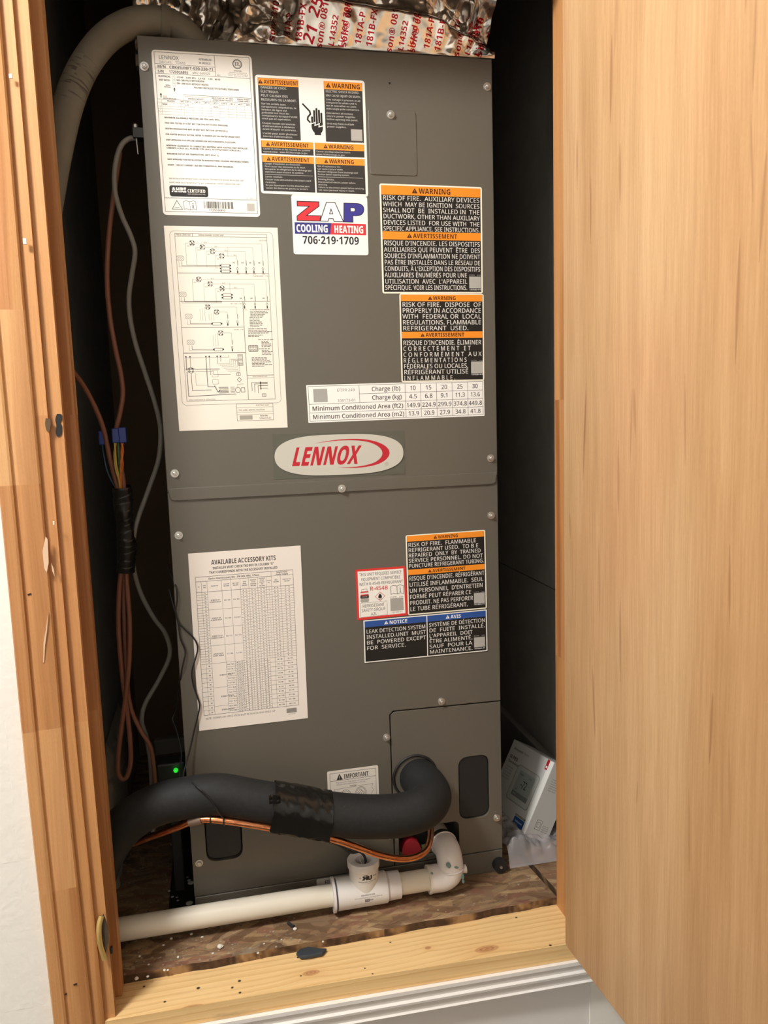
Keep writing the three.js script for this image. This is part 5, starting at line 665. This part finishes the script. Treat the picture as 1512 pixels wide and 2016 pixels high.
// ------------------------------------------------------------------ floor beside the unit: flashing, plaster, box, bag, debris
{
  const c = thing('flashing_strip', 'black rubber flashing strip flecked with white beside the cabinet base', 'flashing'); const g = new THREE.BoxGeometry(0.040, 0.004, 0.44, 6, 1, 50); g.translate(-0.0215, DECK + 0.0025, -0.215); const p = g.attributes.position; for (let i = 0; i < p.count; i++) if (p.getY(i) > DECK + 0.003) p.setY(i, p.getY(i) + 0.003 * noise(p.getX(i) * 60, p.getZ(i) * 60, 931)); g.computeVertexNormals();
  mesh('strip', g, std({ color: lin(0.012, 0.011, 0.010), roughness: 0.42 }), c); const speck = std({ color: lin(0.55, 0.52, 0.5), roughness: 0.8 }); const r = rng(61);
  for (const [x, y, s] of [[373, 1778, 0.0058], [376, 1738, 0.005], [372, 1733, 0.003], [333, 1754, 0.0022], [340, 1766, 0.003], [348, 1767, 0.0022], [350, 1773, 0.002], [337, 1663, 0.0018], [369, 1727, 0.002], [375, 1788, 0.0026]]) { const q = onY(x, y, DECK + 0.0065), sg = new THREE.IcosahedronGeometry(s, 1); const sp = sg.attributes.position; for (let i = 0; i < sp.count; i++) sp.setXYZ(i, sp.getX(i) * (0.8 + 0.4 * noise(sp.getX(i) * 900, sp.getY(i) * 900, 5)), sp.getY(i) * 0.35, sp.getZ(i)); sg.computeVertexNormals(); sg.translate(q.x, q.y, q.z); mesh('paint_fleck', sg, speck, c, 'white paint fleck'); }
}
{ // rough plaster edge on the closet wall, lower left
  const a = onX(210, 1470, -0.134), b = onX(246, 1668, -0.134); const z0 = Math.min(a.z, b.z) - 0.06, z1 = Math.max(a.z, b.z) + 0.06, y0 = b.y - 0.02, y1 = a.y + 0.01;
  const g = new THREE.PlaneGeometry(z1 - z0, y1 - y0, 40, 60); const p = g.attributes.position; for (let i = 0; i < p.count; i++) { const u = p.getX(i), v = p.getY(i), e = Math.min(1, Math.min((z1 - z0) / 2 - Math.abs(u), (y1 - y0) / 2 - Math.abs(v)) / 0.02); const h = 0.002 + 0.016 * e * fbm(u * 60, v * 60, 941, 4); p.setXYZ(i, -0.1355 + h, (y0 + y1) / 2 + v + 0.008 * (noise(u * 40, v * 40, 5) - 0.5), (z0 + z1) / 2 - u + 0.012 * (noise(u * 40, v * 40, 9) - 0.5)); } g.computeVertexNormals();
  tag(mesh('plaster_patch', g, std({ color: lin(0.34, 0.31, 0.25), roughness: 0.95, side: THREE.DoubleSide }), scene), 'rough grey plaster patch on the dark closet wall behind the stained jamb', 'plaster');
}
{ // thermostat carton leaning between the cabinet and the closet wall
  const c = thing('thermostat_box', 'white thermostat carton leaning in the gap beside the cabinet', 'box'); c.position.set(0.5575, 0.003, -0.0474); c.rotation.set(-0.5274, -1.3782, 0.0383, 'YXZ'); const w = 0.125, h = 0.1345, d = 0.053;
  const card = std({ color: lin(0.66, 0.65, 0.63), roughness: 0.5 }); mesh('carton', box(-w, 0, 0, h, -d, 0, 0.0008), card, c);
  const ft = canvasTex(800, 860, (k) => {
    rect(k, 0, 0, 800, 860, '#d9d8d4'); rect(k, 724, 0, 76, 860, '#f1efe9'); T(k, 'Honeywell', 60, 70, 190, 30, { style: 'bold', color: '#55534f' }); T(k, 'Home', 264, 70, 100, 30, { color: '#77746f' }); T(k, 'T6 PRO', 40, 170, 170, 44, { style: 'bold', color: '#33312e' }); T(k, 'Thermostat', 40, 232, 230, 30, { style: 'bold', color: '#4a4844' }); for (let i = 0; i < 5; i++) T(k, ['Programmable', 'Up to 2 Heat', '1 Cool heat pump', '7 day schedule', 'Easy to install'][i], 40, 300 + i * 34, 150, 16, { color: '#77746f' });
    k.fillStyle = '#a5a6a3'; k.beginPath(); k.roundRect(254, 216, 440, 420, 46); k.fill(); k.fillStyle = '#c9cbc8'; k.beginPath(); k.roundRect(266, 226, 414, 396, 40); k.fill(); k.fillStyle = '#aab3b2'; k.beginPath(); k.roundRect(322, 268, 306, 300, 14); k.fill(); T(k, 'Indoor', 346, 296, 70, 22, { color: '#4b5250', style: 'bold' }); T(k, '-72', 420, 360, 116, 86, { color: '#2d3332', stroke: 2 }); T(k, '+', 560, 380, 22, 26, { color: '#4b5250' }); T(k, 'Heat', 520, 296, 50, 18, { color: '#4b5250' }); T(k, 'Auto', 352, 474, 44, 18, { color: '#4b5250' }); rect(k, 322, 512, 306, 56, '#7f8684'); T(k, 'Mode', 344, 530, 56, 18, { color: '#c9cbc8' });
    rect(k, 690, 0, 44, 116, '#b4222c'); k.fillStyle = '#f1efe9'; k.beginPath(); k.roundRect(698, 72, 26, 26, 8); k.fill(); rect(k, 538, 716, 194, 22, '#6f6a4e'); T(k, 'RedLINK compatible', 546, 720, 170, 13, { color: '#e8e6df' }); rect(k, 538, 744, 194, 96, '#1c4f94'); T(k, 'Professional', 566, 776, 136, 22, { color: '#dfe4ec', style: 'bold' });
  });
  const fg = new THREE.PlaneGeometry(w - 0.001, h - 0.001); fg.translate(-w / 2, h / 2, 0.0002); mesh('front_print', fg, std({ map: ft, roughness: 0.45 }), c, 'carton front with thermostat picture');
  const st = canvasTex(340, 860, (k) => { rect(k, 0, 0, 340, 860, '#cfcdc8'); for (let i = 0; i < 12; i++) { const o = i % 6; T(k, ['Compatible with', 'most systems incl.', 'heat pump, 24 VAC', 'conventional and', 'dual fuel systems', 'and more'][o], i < 6 ? 60 : 200, 130 + o * 26 + (i < 6 ? 40 : 0), 120, 15, { color: '#55534f' }); } k.strokeStyle = '#55534f'; k.lineWidth = 4; k.strokeRect(96, 650, 76, 110); k.strokeRect(112, 676, 44, 56); for (let i = 0; i < 5; i++) line(k, [[84, 664 + i * 22], [100, 664 + i * 22]], 4, '#66645f'); for (let i = 0; i < 4; i++) T(k, ['In the box:', 'Thermostat', 'Wallplate', 'Manual'][i], 196, 690 + i * 22, 96, 13, { color: '#55534f' }); });
  const sg = new THREE.PlaneGeometry(d - 0.001, h - 0.001); sg.rotateY(Math.PI / 2); sg.translate(0.0002, h / 2, -d / 2); mesh('side_print', sg, std({ map: st, roughness: 0.45 }), c, 'grey carton side with small print');
}
{ // crumpled clear plastic bag
  const g = new THREE.PlaneGeometry(0.14, 0.15, 70, 70); g.rotateX(-Math.PI / 2); const p = g.attributes.position; for (let i = 0; i < p.count; i++) { const u = p.getX(i), v = p.getZ(i); let n = 0.022 * Math.abs(fbm(u * 26, v * 22, 951, 3) * 2 - 0.9) + 0.022 * sstep(0.02, -0.06, u); for (let k = 0; k < 9; k++) { const a = k * 0.71 + 0.3, f = 14 + k * 7, q = (u * Math.cos(a) + v * Math.sin(a)) * f + 0.5 * noise(u * 30, v * 30, 960 + k) + k * 0.37; n += 0.19 / f * Math.abs((q - Math.floor(q)) * 2 - 1) * noise(u * 18, v * 18, 980 + k); } p.setXYZ(i, 0.5795 + u + 0.012 * (noise(u * 30, v * 30, 971) - 0.5), DECK + 0.0005 + n * sstep(0.0, 0.02, 0.075 - Math.abs(v)) , -0.075 + v); } g.computeVertexNormals();
  for (let i = 0; i < p.count; i++) if (p.getX(i) < 0.5035) p.setX(i, 0.5035 + (0.5035 - p.getX(i)) * 0.05); for (let i = 0; i < p.count; i++) if (p.getX(i) > 0.645) p.setX(i, 0.645); g.computeVertexNormals();
  tag(mesh('plastic_bag', g, new THREE.MeshPhysicalMaterial({ color: lin(0.86, 0.82, 0.84), roughness: 0.13, transmission: 0.72, thickness: 0, ior: 1.45, side: THREE.DoubleSide }), scene), 'crumpled clear plastic bag on the deck under the thermostat carton', 'bag');
}
{ // crumbs on the deck
  const r = rng(71), chip = std({ color: lin(0.68, 0.64, 0.56), roughness: 0.85 });
  for (const [x, y, s] of [[337, 1849, 0.0030], [377, 1840, 0.0034], [398, 1846, 0.0028], [434, 1866, 0.0062], [419, 1878, 0.0026], [351, 1886, 0.0028], [324, 1912, 0.0036], [331, 1911, 0.0026], [293, 1900, 0.0024], [581, 1831, 0.0046], [636, 1855, 0.0026], [520, 1859, 0.0022], [554, 1851, 0.0022], [508, 1878, 0.003], [269, 1928, 0.0036], [291, 1924, 0.0026], [275, 1884, 0.0026], [322, 1862, 0.0022]]) {
    const q = onY(x, y, DECK), g = new THREE.IcosahedronGeometry(s * 0.62, 1), p = g.attributes.position; const sd = (r() * 1e4) | 0; for (let i = 0; i < p.count; i++) { const k = 0.7 + 0.6 * noise(p.getX(i) * 500 + sd, p.getY(i) * 500 + p.getZ(i) * 300, sd); p.setXYZ(i, p.getX(i) * k * 1.15, p.getY(i) * k * 0.7, p.getZ(i) * k); } g.computeVertexNormals(); g.computeBoundingBox(); g.translate(q.x, q.y - g.boundingBox.min.y, q.z);
    tag(mesh('debris_chip', g, chip, scene), s > 0.006 ? 'largest white plaster crumb on the deck in front of the drain pipe' : s > 0.004 ? 'round white pellet on the deck beside a dark chip' : 'tiny white plaster crumb lying on the dirty flakeboard deck', 'debris', 'white crumbs on the closet deck');
  }
  { const d = onY(571, 1823, DECK), g = new THREE.BoxGeometry(0.004, 0.003, 0.014, 2, 1, 4), p = g.attributes.position; for (let i = 0; i < p.count; i++) p.setX(i, p.getX(i) + 0.002 * noise(p.getZ(i) * 300, 2, 7)); g.rotateY(0.6); g.translate(d.x, d.y + 0.0016, d.z); tag(mesh('dark_chip', g, std({ color: lin(0.02, 0.022, 0.025), roughness: 0.8 }), scene), 'narrow dark chip on the deck beside a round white pellet', 'debris'); }
  const q = onY(608, 1859, SILL), sh = new THREE.Shape(); [[-0.019, 0.004], [-0.013, 0.011], [-0.002, 0.013], [0.008, 0.006], [0.021, 0.001], [0.015, -0.006], [-0.004, -0.007], [-0.015, -0.005]].forEach(([x, y], i) => (i ? sh.lineTo(x, y) : sh.moveTo(x, y))); sh.closePath(); const g = new THREE.ExtrudeGeometry(sh, { depth: 0.003, bevelEnabled: true, bevelSize: 0.0015, bevelThickness: 0.0012, bevelSegments: 2, curveSegments: 6 }); g.rotateX(-Math.PI / 2); g.rotateX(-0.12); g.computeBoundingBox(); g.translate(q.x, SILL - g.boundingBox.min.y, 0.1105);
  tag(mesh('rubber_scrap', g, std({ color: lin(0.03, 0.04, 0.05), roughness: 0.7 }), scene), 'dark slate blue scrap lying on the back edge of the pine sill', 'scrap');
  for (const [x, y, a, l, lab] of [[1028, 1781, 0.5, 0.016, 'bright zinc screw lying on the sill against the deck edge'], [992, 1786, -0.5, 0.011, 'short dull screw lying on the sill near the bright zinc screw']]) { const k = onY(x, y, SILL + 0.003), s = tag(new THREE.Group(), lab, 'screw'); s.name = numbered('loose_screw'); scene.add(s); s.position.set(k.x, SILL + 0.0036, k.z); s.rotation.y = a; mesh('shank', between(V(-l / 2, -0.001, 0), V(l / 2, 0, 0), 0.0010, 0.0018, 12), zinc, s); mesh('head', between(V(l / 2 - 0.001, 0, 0), V(l / 2 + 0.002, 0, 0), 0.0034, 0.003, 16), zinc, s); }
}
// ------------------------------------------------------------------ ceiling lamp of the room
{
  const c = thing('ceiling_lamp', 'round frosted dome ceiling lamp above the closet door', 'lamp', [LAMP.x, RY1, LAMP.z]);
  const pts = []; for (let i = 0; i <= 14; i++) { const a = i / 14 * Math.PI / 2; pts.push(new THREE.Vector2(0.225 * Math.sin(a), -0.018 - 0.25 * Math.cos(a))); } const g = new THREE.LatheGeometry(pts, 48);
  mesh('shade', g, std({ color: lin(0.85, 0.82, 0.76), emissive: LAMP.color, emissiveIntensity: 1.2, roughness: 0.4, side: THREE.DoubleSide }), c);
  const b = new THREE.CylinderGeometry(0.235, 0.235, 0.018, 48); b.translate(0, -0.009, 0); mesh('base', b, std({ color: lin(0.6, 0.55, 0.45), metalness: 0.8, roughness: 0.35 }), c);
}
renderer.render(scene, camera);
